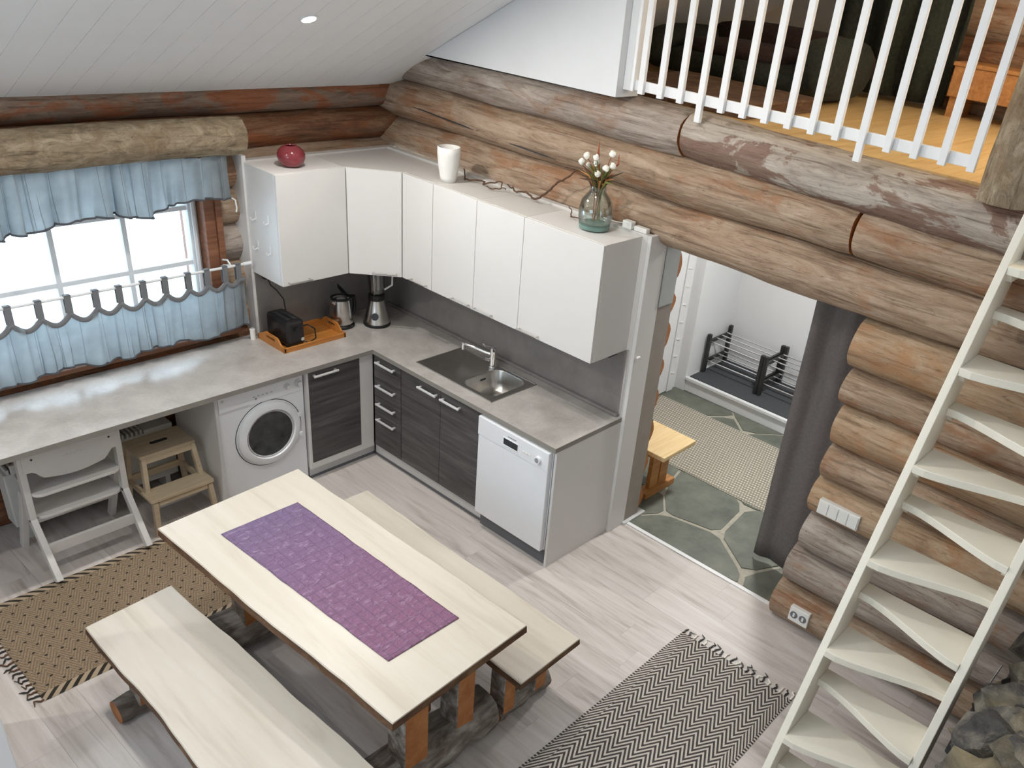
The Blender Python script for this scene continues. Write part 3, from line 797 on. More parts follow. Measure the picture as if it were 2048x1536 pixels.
t = thing('backsplash', 'dark concrete-look splashback panel behind the sink', 'splashback', (0, 1.1, HC))
G().box(0.0005, 0.008, 0.0005, 2.315, HC, ZB).box(0.008, XL - 0.005, 0.0005, 0.008, HC, ZB).build('panel', 'splash', t)
G().box(0.0005, 0.013, 2.315, 2.325, HC, ZB + 0.01).build('edge_trim', 'rod', t)
G().box(0.008, 0.035, 0.008, 2.315, HC, HC + 0.022).build('upstand', 'splash', t, bevel=0.006)

# ---- base units, sink side
FX = 0.600
def front(par, y0, y1, z0, z1, name, hy=None, hz=None, hl=0.185):
    d = G().box(FX - 0.018, FX, y0 + 0.0015, y1 - 0.0015, z0 + 0.0015, z1 - 0.0015).build(name, 'darkwood_y', par, bevel=0.001)
    if hy is not None: pull((FX, hy, hz), (FX, hy + hl, hz), (1, 0, 0), 0.030, 0.014, 'handle', d)
    return d
t = thing('drawer_unit', 'charcoal wood base unit with four drawers beside the inner corner', 'cabinet', (0.3, 0.75, 0))
G().box(0.02, FX - 0.02, 0.603, 0.899, 0.10, HC - TC - 0.001).build('body', 'cab', t)
zz = [0.115, 0.375, 0.525, 0.668, 0.848]
for i in range(4):
    front(t, 0.606, 0.899, zz[i], zz[i + 1], 'drawer', 0.655, zz[i + 1] - (0.045 if i else 0.02), 0.195)
t = thing('sink_cabinet', 'charcoal wood base cabinet with two doors under the sink', 'cabinet', (0.3, 1.3, 0))
G().box(0.02, FX - 0.02, 0.901, 1.70, 0.10, 0.68).build('body', 'cab', t)
front(t, 0.902, 1.304, 0.115, 0.848, 'door', 1.10, 0.795, 0.185)
front(t, 1.304, 1.700, 0.115, 0.848, 'door', 1.325, 0.795, 0.185)
t = thing('plinth', 'pale grey plinth with dark floor seal under the base units', 'plinth', (0.57, 1.1, 0))
G().box(0.545, 0.565, 0.565, 1.70, 0.02, 0.0995).box(0.565, 1.118, 0.53, 0.55, 0.02, 0.0995).build('board', 'plinth', t)
G().box(0.545, 0.568, 0.565, 1.70, 0.0, 0.02).box(0.565, 1.118, 0.53, 0.553, 0.0, 0.02).build('seal', 'plinthd', t)

# ---- dishwasher
DX = 0.636
t = thing('dishwasher', 'white freestanding dishwasher at the end of the sink run', 'dishwasher', (0.3, 2.0, 0))
G().box(0.03, 0.60, 1.712, 2.308, 0.122, HC - TC - 0.004).build('body', 'applw', t)
G().box(0.50, 0.585, 1.712, 2.308, 0.0, 0.122).build('kickplate', 'plinthd', t)
d = G().box(0.602, DX, 1.706, 2.302, 0.122, 0.71).build('door', 'applw', t, bevel=0.004)
cp = G().box(0.602, DX + 0.002, 1.702, 2.303, 0.7115, 0.842).build('control_panel', 'applw', t, bevel=0.004)
G().box(DX + 0.0022, DX + 0.0028, 1.93, 2.05, 0.742, 0.79).build('handle_recess', 'darkgap', cp)
G().box(DX + 0.002, DX + 0.006, 1.925, 2.055, 0.737, 0.743).box(DX + 0.002, DX + 0.006, 1.925, 2.055, 0.789, 0.794).build('recess_rim', 'applw', cp)
G().box(DX + 0.0022, DX + 0.003, 1.965, 2.035, 0.805, 0.812).build('nameplate', 'print', cp)
kb = G().tube([(DX + 0.002, 2.225, 0.768), (DX + 0.020, 2.225, 0.768)], 0.023, 20).build('dial', 'applw', cp, smooth=True)
G().tube([(DX + 0.020, 2.225, 0.768), (DX + 0.0208, 2.225, 0.768)], 0.016, 18).build('dial_mark', 'print', cp)
for yy in (2.10, 2.125, 2.15):
    G().tube([(DX + 0.002, yy, 0.762), (DX + 0.006, yy, 0.762)], 0.008, 12).build('button', 'ceramic', cp, smooth=True)
t = thing('end_panel', 'white end panel of the kitchen run beside the doorway', 'panel', (0.3, 2.32, 0))
G().box(-0.045, 0.605, 2.3355, 2.3365, 0.0, HC - TC).build('laminate_skin', 'cab', t)
G().box(0.001, 0.604, 2.318, 2.3355, 0.0, HC - TC - 0.0005).build('board', 'cab', t)

# ---- base cabinet on the window side and corner filler
t = thing('base_cabinet', 'charcoal wood base cabinet between washing machine and corner', 'cabinet', (0.9, 0.3, 0))
G().box(0.61, 1.128, 0.02, 0.575, 0.10, HC - TC - 0.001).build('body', 'cab', t)
d = G().box(0.713, 1.112, 0.577, 0.596, 0.150, 0.848).build('door', 'darkwood_x', t, bevel=0.001)
pull((1.09, 0.596, 0.812), (0.90, 0.596, 0.812), (0, 1, 0), 0.030, 0.014, 'handle', d)
G().box(0.601, 0.711, 0.577, 0.594, 0.10, 0.854).box(0.711, 1.13, 0.577, 0.594, 0.10, 0.148).box(1.114, 1.13, 0.577, 0.594, 0.148, 0.854).build('filler', 'cab', t, bevel=0.001)

# ---- washing machine
WF = 0.560
t = thing('washing_machine', 'white front-loading washing machine under the window worktop', 'washing machine', (1.42, 0.3, 0))
G().box(1.134, 1.728, 0.04, WF, 0.015, 0.848).build('body', 'applw', t, bevel=0.006)
for xx in (1.17, 1.69):
    for yy in (0.09, 0.51): G().tube([(xx, yy, 0), (xx, yy, 0.02)], 0.02, 10).build('foot', 'black', t)
G().box(1.139, 1.723, WF + 0.0003, WF + 0.006, 0.715, 0.842).build('control_panel', 'applw', t, bevel=0.002)
G().box(1.52, 1.715, WF + 0.006, WF + 0.0075, 0.722, 0.727).build('drawer_seam', 'plinth', t)
for xx, rr in ((1.255, 0.022), (1.175, 0.026)):
    k = G().tube([(xx, WF + 0.006, 0.775), (xx, WF + 0.012, 0.775)], rr, 20).build('dial', 'plinth', t, smooth=True)
    G().tube([(xx - 0.004, WF + 0.012, 0.773), (xx - 0.004, WF + 0.026, 0.773)], rr * 0.55, 16).build('knob', 'handle', k, smooth=True)
G().tube([(1.695, WF + 0.006, 0.80), (1.695, WF + 0.010, 0.80)], 0.009, 12).build('logo_button', 'plinth', t)
for k in range(5): G().box(1.36 + k * 0.03, 1.374 + k * 0.03, WF + 0.006, WF + 0.0068, 0.765, 0.770).build('print_mark', 'print', t)
G().tube([(1.475, WF + 0.006, 0.752), (1.475, WF + 0.007, 0.752)], 0.008, 12).build('power_button', 'print', t)
cx_, cz_ = 1.402, 0.480
def ring_y(prof, c, n=44):
    g = G(); V = []; F = []
    for r, y in prof:
        for k in range(n):
            a = 2 * PI * k / n; V.append((c[0] + r * math.cos(a), y, c[1] + r * math.sin(a)))
    for i in range(len(prof) - 1):
        for k in range(n):
            j = (k + 1) % n; F.append((i * n + k, (i + 1) * n + k, (i + 1) * n + j, i * n + j))
    return g.add(V, F)
dr_ = ring_y([(0.232, WF), (0.230, WF + 0.006), (0.224, WF + 0.006), (0.222, WF + 0.004), (0.219, WF + 0.022), (0.205, WF + 0.032), (0.175, WF + 0.034), (0.170, WF + 0.026), (0.166, WF + 0.005), (0.166, WF)], (cx_, cz_)).build('door', 'applw', t, smooth=True)
ring_y([(0.2365, WF + 0.0008), (0.2315, WF + 0.0012)], (cx_, cz_)).build('door_seal', 'darkgap', dr_)
ring_y([(0.168, WF + 0.012), (0.160, WF + 0.020), (0.120, WF + 0.012), (0.07, WF + 0.004), (0.001, WF - 0.0)], (cx_, cz_)).build('porthole', 'porthole', dr_, smooth=True)
ring_y([(0.168, WF + 0.013), (0.164, WF + 0.024), (0.158, WF + 0.022), (0.157, WF + 0.013)], (cx_, cz_)).build('porthole_rim', 'plinth', dr_, smooth=True)
G().box(cx_ - 0.225, cx_ - 0.20, WF + 0.015, WF + 0.032, cz_ + 0.06, cz_ + 0.085).box(cx_ - 0.225, cx_ - 0.20, WF + 0.015, WF + 0.032, cz_ - 0.085, cz_ - 0.06).build('hinge', 'applw', dr_, bevel=0.002)
t = thing('side_panel', 'white board panel holding the worktop left of the washing machine', 'panel', (1.75, 0.3, 0))
G().box(1.732, 1.752, 0.03, 0.575, 0.0, HC - TC).build('board', 'cab', t)
G().box(1.7325, 1.7515, 0.575, 0.577, 0.0, HC - TC).build('edge_band', 'plinth', t)

# ---- sink and tap
t = thing('sink', 'stainless steel inset sink with drainer left of the bowl', 'sink', (0.3, 1.3, HC))
SX0, SX1, SY0, SY1 = 0.105, 0.520, 0.960, 1.690
def rrect(x0, x1, y0, y1, r, n=8):
    P = []
    for cx, cy, a0 in ((x1 - r, y1 - r, 0), (x0 + r, y1 - r, PI / 2), (x0 + r, y0 + r, PI), (x1 - r, y0 + r, 1.5 * PI)):
        for k in range(n + 1):
            a = a0 + PI / 2 * k / n; P.append((cx + r * math.cos(a), cy + r * math.sin(a)))
    return P
inner = rrect(*SB, 0.075)
cxs, cys = (SB[0] + SB[1]) / 2, (SB[2] + SB[3]) / 2
outer = []
for (a, b) in inner:
    dx, dy = a - cxs, b - cys
    s_ = min(((SX1 if dx > 0 else SX0) - cxs) / dx if abs(dx) > 1e-6 else 1e9, ((SY1 if dy > 0 else SY0) - cys) / dy if abs(dy) > 1e-6 else 1e9)
    outer.append([cxs + dx * s_, cys + dy * s_])
for c in ((SX0, SY0), (SX1, SY0), (SX0, SY1), (SX1, SY1)):
    k = min(range(len(outer)), key=lambda i: math.hypot(outer[i][0] - c[0], outer[i][1] - c[1])); outer[k] = list(c)
n_ = len(inner)
g = G()
V = [(a, b, HC + 0.004) for a, b in outer] + [(a, b, HC + 0.0035) for a, b in inner]
g.add(V, [(i, (i + 1) % n_, n_ + (i + 1) % n_, n_ + i) for i in range(n_)])
pl = g.build('drainer_plate', 'steelsink', t)
G().box(SX0, SX1, SY0, SY0 + 0.008, HC, HC + 0.007).box(SX0, SX1, SY1 - 0.008, SY1, HC, HC + 0.007).box(SX0, SX0 + 0.008, SY0, SY1, HC, HC + 0.007).box(SX1 - 0.008, SX1, SY0, SY1, HC, HC + 0.007).build('rim', 'steelsink', t, bevel=0.002)
g = G(); V = []; lv = [(0.0, 0.0), (0.004, 0.008), (0.010, 0.09), (0.025, 0.135), (0.055, 0.150)]
for ins, dz in lv:
    V += [(a, b, HC + 0.0035 - dz) for a, b in rrect(SB[0] + ins, SB[1] - ins, SB[2] + ins, SB[3] - ins, max(0.02, 0.075 - ins * 0.6))]
F = [(i * n_ + k, i * n_ + (k + 1) % n_, (i + 1) * n_ + (k + 1) % n_, (i + 1) * n_ + k) for i in range(len(lv) - 1) for k in range(n_)]
F.append(tuple((len(lv) - 1) * n_ + k for k in range(n_)))
g.add(V, F).build('bowl', 'steelsink', t, smooth=True, angle=70)
G().lathe([(0.045, 0), (0.045, 0.004), (0.03, 0.004), (0.028, 0.001), (0.001, 0.001)], (0.40, 1.59, HC - 0.146), 24).build('drain', 'chrome', t, smooth=True)
G().box(SB[0] + 0.12, SB[0] + 0.17, SB[2] + 0.004, SB[2] + 0.0075, HC - 0.045, HC - 0.032).build('overflow', 'darkgap', t)
t = thing('tap', 'chrome mixer tap with its spout swung over the drainer', 'tap', (0.145, 1.315, HC + 0.004))
fx, fy, fz = 0.145, 1.312, HC + 0.004
G().lathe([(0.030, 0), (0.030, 0.008), (0.024, 0.012), (0.023, 0.10), (0.025, 0.105), (0.024, 0.135), (0.012, 0.142), (0.001, 0.143)], (fx, fy, fz), 24).build('body', 'chrome', t, smooth=True)
G().bar((fx, fy, fz + 0.142), (fx + 0.085, fy - 0.015, fz + 0.175), 0.030, 0.016).build('lever', 'chrome', t, bevel=0.005)
sp = G().tube([(fx, fy, fz + 0.085), (fx + 0.03, fy - 0.05, fz + 0.098), (fx + 0.07, fy - 0.15, fz + 0.115), (fx + 0.085, fy - 0.205, fz + 0.118)], [0.014, 0.012, 0.010, 0.010], 12).build('spout', 'chrome', t, smooth=True)
G().tube([(fx + 0.085, fy - 0.205, fz + 0.128), (fx + 0.085, fy - 0.205, fz + 0.075)], 0.0135, 14).build('nozzle', 'chrome', sp, smooth=True)
G().tube([(fx + 0.02, fy - 0.018, fz + 0.05), (fx + 0.05, fy - 0.03, fz + 0.055)], 0.013, 14).build('dishwasher_valve', 'chrome', t, smooth=True)

# ---- tray, toaster, kettle, blender
t = thing('serving_tray', 'orange wooden tray with cut-out handles on the worktop corner', 'tray', (0.885, 0.19, HC))
x0, x1, y0, y1 = 0.645, 1.125, 0.035, 0.355
G().box(x0 + 0.012, x1 - 0.012, y0 + 0.01, y1 - 0.01, HC + 0.0005, HC + 0.010).build('base', 'tray', t)
for yy in (y0, y1 - 0.012): G().box(x0, x1, yy, yy + 0.012, HC, HC + 0.035).build('long_side', 'tray', t, bevel=0.003)
def tray_end(xa):
    prof = []
    n = 24
    for k in range(n + 1):
        u = k / n; s_ = max(0.0, min(1.0, (min(u, 1 - u) - 0.10) / 0.20)); s_ = s_ * s_ * (3 - 2 * s_)
        prof.append((y0 + (y1 - y0) * u, HC + 0.035 + 0.045 * s_))
    ym = (y0 + y1) / 2; g = G()
    zl, zh = HC + 0.045, HC + 0.062
    # end board as strips around a slot
    top = lambda yy: next(a[1] + (b[1] - a[1]) * (yy - a[0]) / (b[0] - a[0]) for a, b in zip(prof, prof[1:]) if a[0] - 1e-9 <= yy <= b[0] + 1e-9)
    left = [(yy, zz) for yy, zz in prof if yy < ym - 0.05]
    right = [(yy, zz) for yy, zz in prof if yy > ym + 0.05]
    g.prism_ax([(y0, HC), (ym - 0.05, HC), (ym - 0.05, top(ym - 0.05))] + left[::-1], xa, xa + 0.012, 0)
    g.prism_ax([(ym + 0.05, HC), (y1, HC)] + right[::-1] + [(ym + 0.05, top(ym + 0.05))], xa, xa + 0.012, 0)
    g.box(xa, xa + 0.012, ym - 0.05, ym + 0.05, HC, zl); g.box(xa, xa + 0.012, ym - 0.05, ym + 0.05, zh, HC + 0.08)
    return g.build('handle_end', 'tray', t)
tray_end(x0); tray_end(x1 - 0.012)
TZ = HC + 0.0105
t = thing('toaster', 'black two-slot toaster standing in the wooden tray', 'toaster', (1.02, 0.19, TZ))
G().box(0.945, 1.075, 0.065, 0.325, TZ + 0.006, TZ + 0.185).build('body', 'black', t, bevel=0.022)
G().box(0.952, 1.068, 0.072, 0.318, TZ, TZ + 0.007).build('base', 'blackm', t)
for xx in (0.975, 1.022): G().box(xx, xx + 0.025, 0.105, 0.285, TZ + 0.184, TZ + 0.1856).build('slot', 'darkgap', t)
G().box(0.995, 1.025, 0.325, 0.343, TZ + 0.12, TZ + 0.135).build('lever', 'black', t, bevel=0.003)
G().tube([(0.97, 0.325, TZ + 0.05), (0.97, 0.332, TZ + 0.05)], 0.013, 14).build('dial', 'chrome', t, smooth=True)
G().tube([(0.95, 0.29, TZ + 0.12), (0.91, 0.30, TZ + 0.13), (0.86, 0.31, TZ + 0.09), (0.865, 0.325, TZ + 0.03), (0.92, 0.33, TZ + 0.010), (0.945, 0.31, TZ + 0.02)], 0.005, 8).build('loop_cord', 'black', t, smooth=True)
G().tube([(0.95, 0.12, TZ + 0.15), (0.945, 0.09, TZ + 0.25), (0.975, 0.06, TZ + 0.31), (1.01, 0.05, TZ + 0.35), (1.03, 0.045, TZ + 0.42), (1.03, 0.045, ZB - 0.02)], 0.005, 8).build('power_cord', 'black', t, smooth=True)
G().box(1.005, 1.055, 0.022, 0.066, ZB - 0.045, ZB - 0.0005).build('plug', 'black', t, bevel=0.004)

kx, ky = 0.545, 0.165
t = thing('kettle', 'brushed steel electric kettle with its black lid open', 'kettle', (kx, ky, HC))
G().lathe([(0.001, 0), (0.092, 0), (0.094, 0.012), (0.088, 0.022), (0.001, 0.022)], (kx, ky, HC + 0.0005), 30).build('base', 'black', t, smooth=True)
G().lathe([(0.080, 0.024), (0.083, 0.035), (0.080, 0.10), (0.072, 0.175), (0.068, 0.205), (0.062, 0.208), (0.062, 0.19), (0.05, 0.185), (0.001, 0.185)], (kx, ky, HC), 32).build('body', 'steel', t, smooth=True)
G().lathe([(0.070, 0.203), (0.071, 0.214), (0.060, 0.216), (0.060, 0.204)], (kx, ky, HC), 30).build('rim', 'black', t, smooth=True)
G().tube([(kx - 0.055, ky - 0.02, HC + 0.215), (kx - 0.018, ky - 0.025, HC + 0.268), (kx - 0.002, ky - 0.03, HC + 0.30)], [0.045, 0.040, 0.010], 16, flat=0.25).build('lid', 'black', t, smooth=True)
G().tube([(kx - 0.066, ky - 0.005, HC + 0.205), (kx - 0.115, ky - 0.01, HC + 0.195), (kx - 0.125, ky - 0.01, HC + 0.14), (kx - 0.115, ky - 0.01, HC + 0.07), (kx - 0.078, ky - 0.005, HC + 0.045)], [0.016, 0.015, 0.013, 0.013, 0.014], 12).build('handle', 'black', t, smooth=True)
G().tube([(kx + 0.060, ky + 0.01, HC + 0.185), (kx + 0.088, ky + 0.018, HC + 0.205)], [0.022, 0.010], 12).build('spout', 'steel', t, smooth=True)

bx_, by_ = 0.325, 0.285
t = thing('blender', 'steel-based blender with glass jug in the worktop corner', 'blender', (bx_, by_, HC))
G().lathe([(0.001, 0), (0.095, 0), (0.098, 0.010), (0.094, 0.022)], (bx_, by_, HC + 0.0005), 32).build('foot_ring', 'black', t, smooth=True)
G().lathe([(0.092, 0.022), (0.088, 0.045), (0.070, 0.12), (0.056, 0.175), (0.054, 0.19), (0.001, 0.19)], (bx_, by_, HC), 32).build('motor_base', 'steel', t, smooth=True)
nb = Vector((0.72, 0.69, 0))
pc = Vector((bx_, by_, HC + 0.085)) + nb * 0.076
G().tube([pc, pc + nb * 0.018 + Vector((0, 0, 0.005))], 0.026, 20).build('speed_dial', 'black', t, smooth=True)
G().lathe([(0.054, 0.190), (0.058, 0.196), (0.058, 0.232), (0.050, 0.236), (0.001, 0.236)], (bx_, by_, HC), 28).build('collar', 'black', t, smooth=True)
jg = G().lathe([(0.048, 0.236), (0.053, 0.25), (0.064, 0.40), (0.066, 0.43), (0.063, 0.43), (0.050, 0.25), (0.001, 0.245)], (bx_, by_, HC), 28).build('jug', 'jug', t, smooth=True)
hd = Vector((-0.66, 0.75, 0))
b0 = Vector((bx_, by_, HC))
G().tube([b0 + hd * 0.062 + Vector((0, 0, 0.40)), b0 + hd * 0.115 + Vector((0, 0, 0.405)), b0 + hd * 0.112 + Vector((0, 0, 0.31)), b0 + hd * 0.058 + Vector((0, 0, 0.27))], 0.007, 10).build('jug_handle', 'ceramic', jg, smooth=True)

# ---- things on top of the wall cabinets
c = (0.888, 0.20, ZT + 0.0005)
t = thing('round_vase', 'small round dark red vase on the corner wall cabinets', 'vase', c)
G().lathe([(0.001, 0), (0.040, 0), (0.058, 0.010), (0.075, 0.030), (0.085, 0.056), (0.084, 0.078), (0.074, 0.100), (0.056, 0.117), (0.040, 0.124), (0.036, 0.128), (0.033, 0.122), (0.050, 0.110), (0.060, 0.09), (0.001, 0.02)], c, 32).build('bowl', 'red', t, smooth=True, angle=80)
c = (0.215, 0.892, ZT + 0.0005)
t = thing('tall_vase', 'tall white ceramic vase on the wall cabinets', 'vase', c)
G().lathe([(0.001, 0), (0.046, 0), (0.054, 0.03), (0.066, 0.10), (0.073, 0.17), (0.073, 0.212), (0.069, 0.214), (0.066, 0.20), (0.062, 0.12), (0.048, 0.05), (0.001, 0.03)], c, 32).build('body', 'ceramic', t, smooth=True, angle=80)
c = (0.15, 2.058, ZT + 0.0005)
t = thing('glass_vase', 'clear green glass jar vase at the doorway end of the cabinets', 'vase', c)
G().lathe([(0.088, 0.028), (0.096, 0.05), (0.098, 0.11), (0.088, 0.16), (0.058, 0.20), (0.046, 0.215), (0.048, 0.242), (0.043, 0.242), (0.041, 0.215), (0.054, 0.195), (0.083, 0.156), (0.093, 0.11), (0.090, 0.05), (0.080, 0.034)], c, 36).build('glass_body', 'vaseglass', t, smooth=True)
G().lathe([(0.001, 0), (0.072, 0), (0.088, 0.010), (0.090, 0.030), (0.080, 0.036), (0.001, 0.022)], c, 36).build('thick_base', 'vasebase', t, smooth=True)
bq = thing('dried_bouquet', 'dried white ball flowers with red twigs in the glass vase', 'flowers', (0.15, 2.058, ZT + 0.04))
random.seed(5)
bc = Vector((0.15, 2.058, ZT + 0.05)); neck = Vector((0.15, 2.058, ZT + 0.24))
heads = [(2.145, 2.482), (2.055, 2.445), (1.985, 2.44), (2.04, 2.418), (1.945, 2.40), (1.96, 2.375), (2.135, 2.405), (2.16, 2.42), (2.075, 2.362), (2.01, 2.395)]
for i, (hy, hz) in enumerate(heads):
    h = Vector((0.15 + random.uniform(-0.03, 0.05), hy, hz))
    mid = neck + Vector((random.uniform(-0.02, 0.02), random.uniform(-0.02, 0.02), 0))
    G().tube([bc + Vector((random.uniform(-.03, .03), random.uniform(-.03, .03), 0)), mid, mid.lerp(h, 0.5) + Vector((0, 0, 0.01)), h], 0.0022, 6).build('stem', 'frond' if i % 2 else 'redtwig', bq, smooth=True)
    G().ico(h, 0.0185, 2, jit=0.35, seed=i).build('flower_head', 'flower', bq, smooth=True)
for i in range(60):
    a = random.uniform(0, 2 * PI); rr = random.uniform(0.04, 0.15); hh = random.uniform(0.02, 0.12)
    tip = neck + Vector((math.cos(a) * rr * 0.7, math.sin(a) * rr, hh * (1.2 if i % 3 == 0 else 0.8)))
    G().tube([neck + Vector((0, 0, -0.06)), neck.lerp(tip, 0.5) + Vector((0, 0, 0.015)), tip], [0.002, 0.007, 0.001], 6).build('sprig', ['frond', 'twig', 'pinedark'][i % 3], bq, smooth=True)
for dy, top in ((-0.02, 0.24), (0.125, 0.20), (-0.01, 0.17)):
    G().tube([neck, neck + Vector((0, dy * 0.6, top * 0.5)), neck + Vector((0.01, dy, top * 0.75)), neck + Vector((0, dy - 0.01, top))], [0.003, 0.0028, 0.006, 0.001], 6).build('red_twig', 'redtwig', bq, smooth=True)
tw = thing('twisted_branch', 'curly brown willow branch lying along the wall cabinet tops', 'branch', (0.05, 1.3, ZT))
def wig(pts, r, name):
    P = []
    for i in range(len(pts) - 1):
        a, b = Vector(pts[i]), Vector(pts[i + 1])
        for k in range(8):
            u = k / 8; p_, n_2 = Vector(pts[max(i - 1, 0)]), Vector(pts[min(i + 2, len(pts) - 1)])
            q = 0.5 * ((2 * a) + (b - p_) * u + (2 * p_ - 5 * a + 4 * b - n_2) * u * u + (3 * a - p_ - 3 * b + n_2) * u ** 3)
            w_ = 0.018
            q += Vector((w_ * noise.noise(q * 24), w_ * noise.noise(q * 26 + Vector((5, 5, 5))), w_ * abs(noise.noise(q * 25 + Vector((9, 1, 5))))))
            P.append(q)
    P.append(Vector(pts[-1]))
    n = len(P)
    return G().tube(P, [r * (0.35 + 0.65 * math.sin(PI * (0.15 + 0.7 * i / n))) for i in range(n)], 7).build(name, 'twig', tw, smooth=True)
wig([(0.06, 0.87, ZT + .05), (0.09, 0.91, ZT + .012), (0.10, 0.96, ZT + .012), (0.06, 1.05, ZT + .02), (0.09, 1.10, ZT + .012), (0.05, 1.19, ZT + .05), (0.06, 1.22, ZT + .02)], 0.0055, 'twig')
wig([(0.04, 1.25, ZT + .04), (0.07, 1.36, ZT + .03), (0.05, 1.42, ZT + .04), (0.07, 1.50, ZT + .02), (0.05, 1.58, ZT + .07), (0.03, 1.63, ZT + .13), (0.02, 1.72, ZT + .20), (0.02, 1.78, ZT + .25)], 0.007, 'twig')
wig([(0.10, 1.13, ZT + .01), (0.12, 1.17, ZT + .012), (0.10, 1.22, ZT + .01), (0.07, 1.26, ZT + .02)], 0.004, 'twig')
wig([(0.07, 1.80, ZT + .05), (0.10, 1.84, ZT + .01), (0.13, 1.87, ZT + .012), (0.10, 1.93, ZT + .01)], 0.004, 'twig')
t = thing('extension_socket', 'white plug and cord block at the right end of the wall cabinets', 'extension cord', (-0.02, 2.2, 2.062))
G().box(-0.042, -0.004, 2.225, 2.315, 2.0605, 2.088).build('socket_block', 'plastic', t, bevel=0.004)
G().box(-0.035, 0.012, 2.15, 2.215, 2.0605, 2.105).build('plug', 'plastic', t, bevel=0.006)
G().tube([(-0.015, 2.16, 2.085), (-0.02, 2.12, 2.075), (-0.03, 2.06, 2.066), (-0.03, 1.98, 2.066)], 0.004, 8).build('cord', 'plastic', t, smooth=True)
G().tube([(-0.02, 2.21, 2.075), (-0.02, 2.23, 2.073)], 0.005, 8).build('lead', 'plastic', t, smooth=True)
t = thing('wall_clip', 'tiny white peg on the end board beside the splashback', 'clip', (-0.02, 2.362, 1.30))
G().box(-0.05, -0.02, 2.3625, 2.378, 1.30, 1.312).build('peg', 'plastic', t, bevel=0.002)

# ---- pelmet log and curtains
pe = thing('pelmet_log', 'half-round bark-grey log pelmet above the window curtains', 'pelmet', (1.9, 0.04, 2.08))
make_log(pe, 2.1, 0.10, 'logbark', (1.115, 0.02, 2.212), 'x', seed=33, rz=0.108, name='log_shelf', rough=0.008)
def curtain(name, x0, x1, ztop, zbot, y, amp, fn_top, fn_bot, par, mat='curtain', nu=150, nv=16):
    def f(u, v):
        x = x0 + (x1 - x0) * u
        zt, zb = fn_top(x), fn_bot(x)
        z = zt + (zb - zt) * v
        a = amp * (0.55 + 0.45 * v)
        ph = x * 40 + 4.0 * noise.noise(Vector((x * 3.1, 1.7, 0))) * 2
        w1 = math.sin(ph); w1 = math.copysign(abs(w1) ** 0.7, w1)
        yy = y + a * (w1 * (0.55 + 0.6 * noise.noise(Vector((x * 5, 8, 1)))) + 0.7 * noise.noise(Vector((x * 15, z * 2.2, 2))) + 0.25 * math.sin(x * 83 + z * 5))
        return (x + 0.014 * math.sin(2 * ph + 0.8) * (0.5 + 0.5 * v) + 0.012 * noise.noise(Vector((x * 9, z * 4, 7))) * v, yy, z)
    g = G().grid(f, nu, nv)
    o = g.build(name, mat, par, smooth=True, angle=180)
    hx = [f(i / nu, 1.0) for i in range(nu + 1)]
    G().tube([(a, b, c_ + 0.004) for a, b, c_ in hx], 0.0062, 6).build('hem', 'hem', o, smooth=True)
    return o
v1 = thing('window_valance', 'gathered blue-grey linen valance hanging under the pelmet log', 'curtain', (1.95, 0.05, 1.78))
def vb(x): return 1.845 + 0.020 * math.sin(x * 9.5 + 0.4) + 0.035 * noise.noise(Vector((x * 6, 0, 0))) - (x - 1.24) * 0.035
curtain('cloth', 1.215, 2.75, 2.1, 1.78, 0.04, 0.046, lambda x: 2.108, vb, v1, nu=240)
G().tube([(1.225, 0.055, 1.855), (1.205, 0.06, 1.84), (1.198, 0.055, 1.79), (1.203, 0.055, 1.765)], 0.0045, 7).build('tie_cord', 'white', v1, smooth=True)
v2 = thing('cafe_curtain', 'blue-grey linen cafe curtain hung on tabs below the window', 'curtain', (1.95, 0.05, 0.97))
tabs = [1.225, 1.315, 1.435, 1.555, 1.70, 1.83, 1.97, 2.10, 2.25, 2.40, 2.55, 2.70, 2.85]
def cb(x): return 0.985 + 0.018 * math.sin(x * 11 + 1.0) + 0.03 * noise.noise(Vector((x * 6, 3, 0)))
def ctp(x):
    for a, b in zip(tabs, tabs[1:]):
        if a <= x <= b:
            u = (x - a) / (b - a); return 1.335 - 0.045 * math.sin(PI * u) * (b - a) / 0.13
    return 1.335
cl = curtain('cloth', 1.185, 2.9, 1.33, 0.98, 0.045, 0.030, ctp, cb, v2, nu=280)
G().tube([(1.185 + (2.9 - 1.185) * i / 150, 0.047, ctp(1.185 + (2.9 - 1.185) * i / 150) - 0.012) for i in range(151)], 0.010, 6, flat=1.6).build('top_band', 'tab', cl, smooth=True)
for xx in tabs:
    G().box(xx - 0.017, xx + 0.017, 0.049, 0.053, 1.325, 1.432).box(xx - 0.017, xx + 0.017, 0.027, 0.031, 1.325, 1.432).box(xx - 0.017, xx + 0.017, 0.027, 0.053, 1.430, 1.434).build('tab', 'tab', v2)
t = thing('curtain_rod', 'white curtain rod with bracket across the lower window', 'curtain rod', (1.9, 0.04, 1.42))
G().tube([(1.165, 0.04, 1.42), (3.0, 0.04, 1.42)], 0.0085, 12).build('rod', 'white', t, smooth=True)
G().tube([(1.13, 0.04, 1.42), (1.185, 0.04, 1.42)], 0.013, 14).build('finial', 'white', t, smooth=True)
G().tube([(1.265, -0.06, 1.435), (1.265, 0.0, 1.45), (1.265, 0.038, 1.42), (1.245, 0.0, 1.41), (1.265, -0.06, 1.40)], 0.006, 8).build('bracket', 'white', t, smooth=True)
t = thing('white_cup', 'small white cylinder standing at the worktop end beside the curtain', 'cup', (1.155, 0.02, HC))
G().lathe([(0.001, 0), (0.018, 0), (0.018, 0.075), (0.015, 0.077), (0.014, 0.01), (0.001, 0.008)], (1.16, 0.035, HC + 0.0005), 18).build('tube', 'ceramic', t, smooth=True)

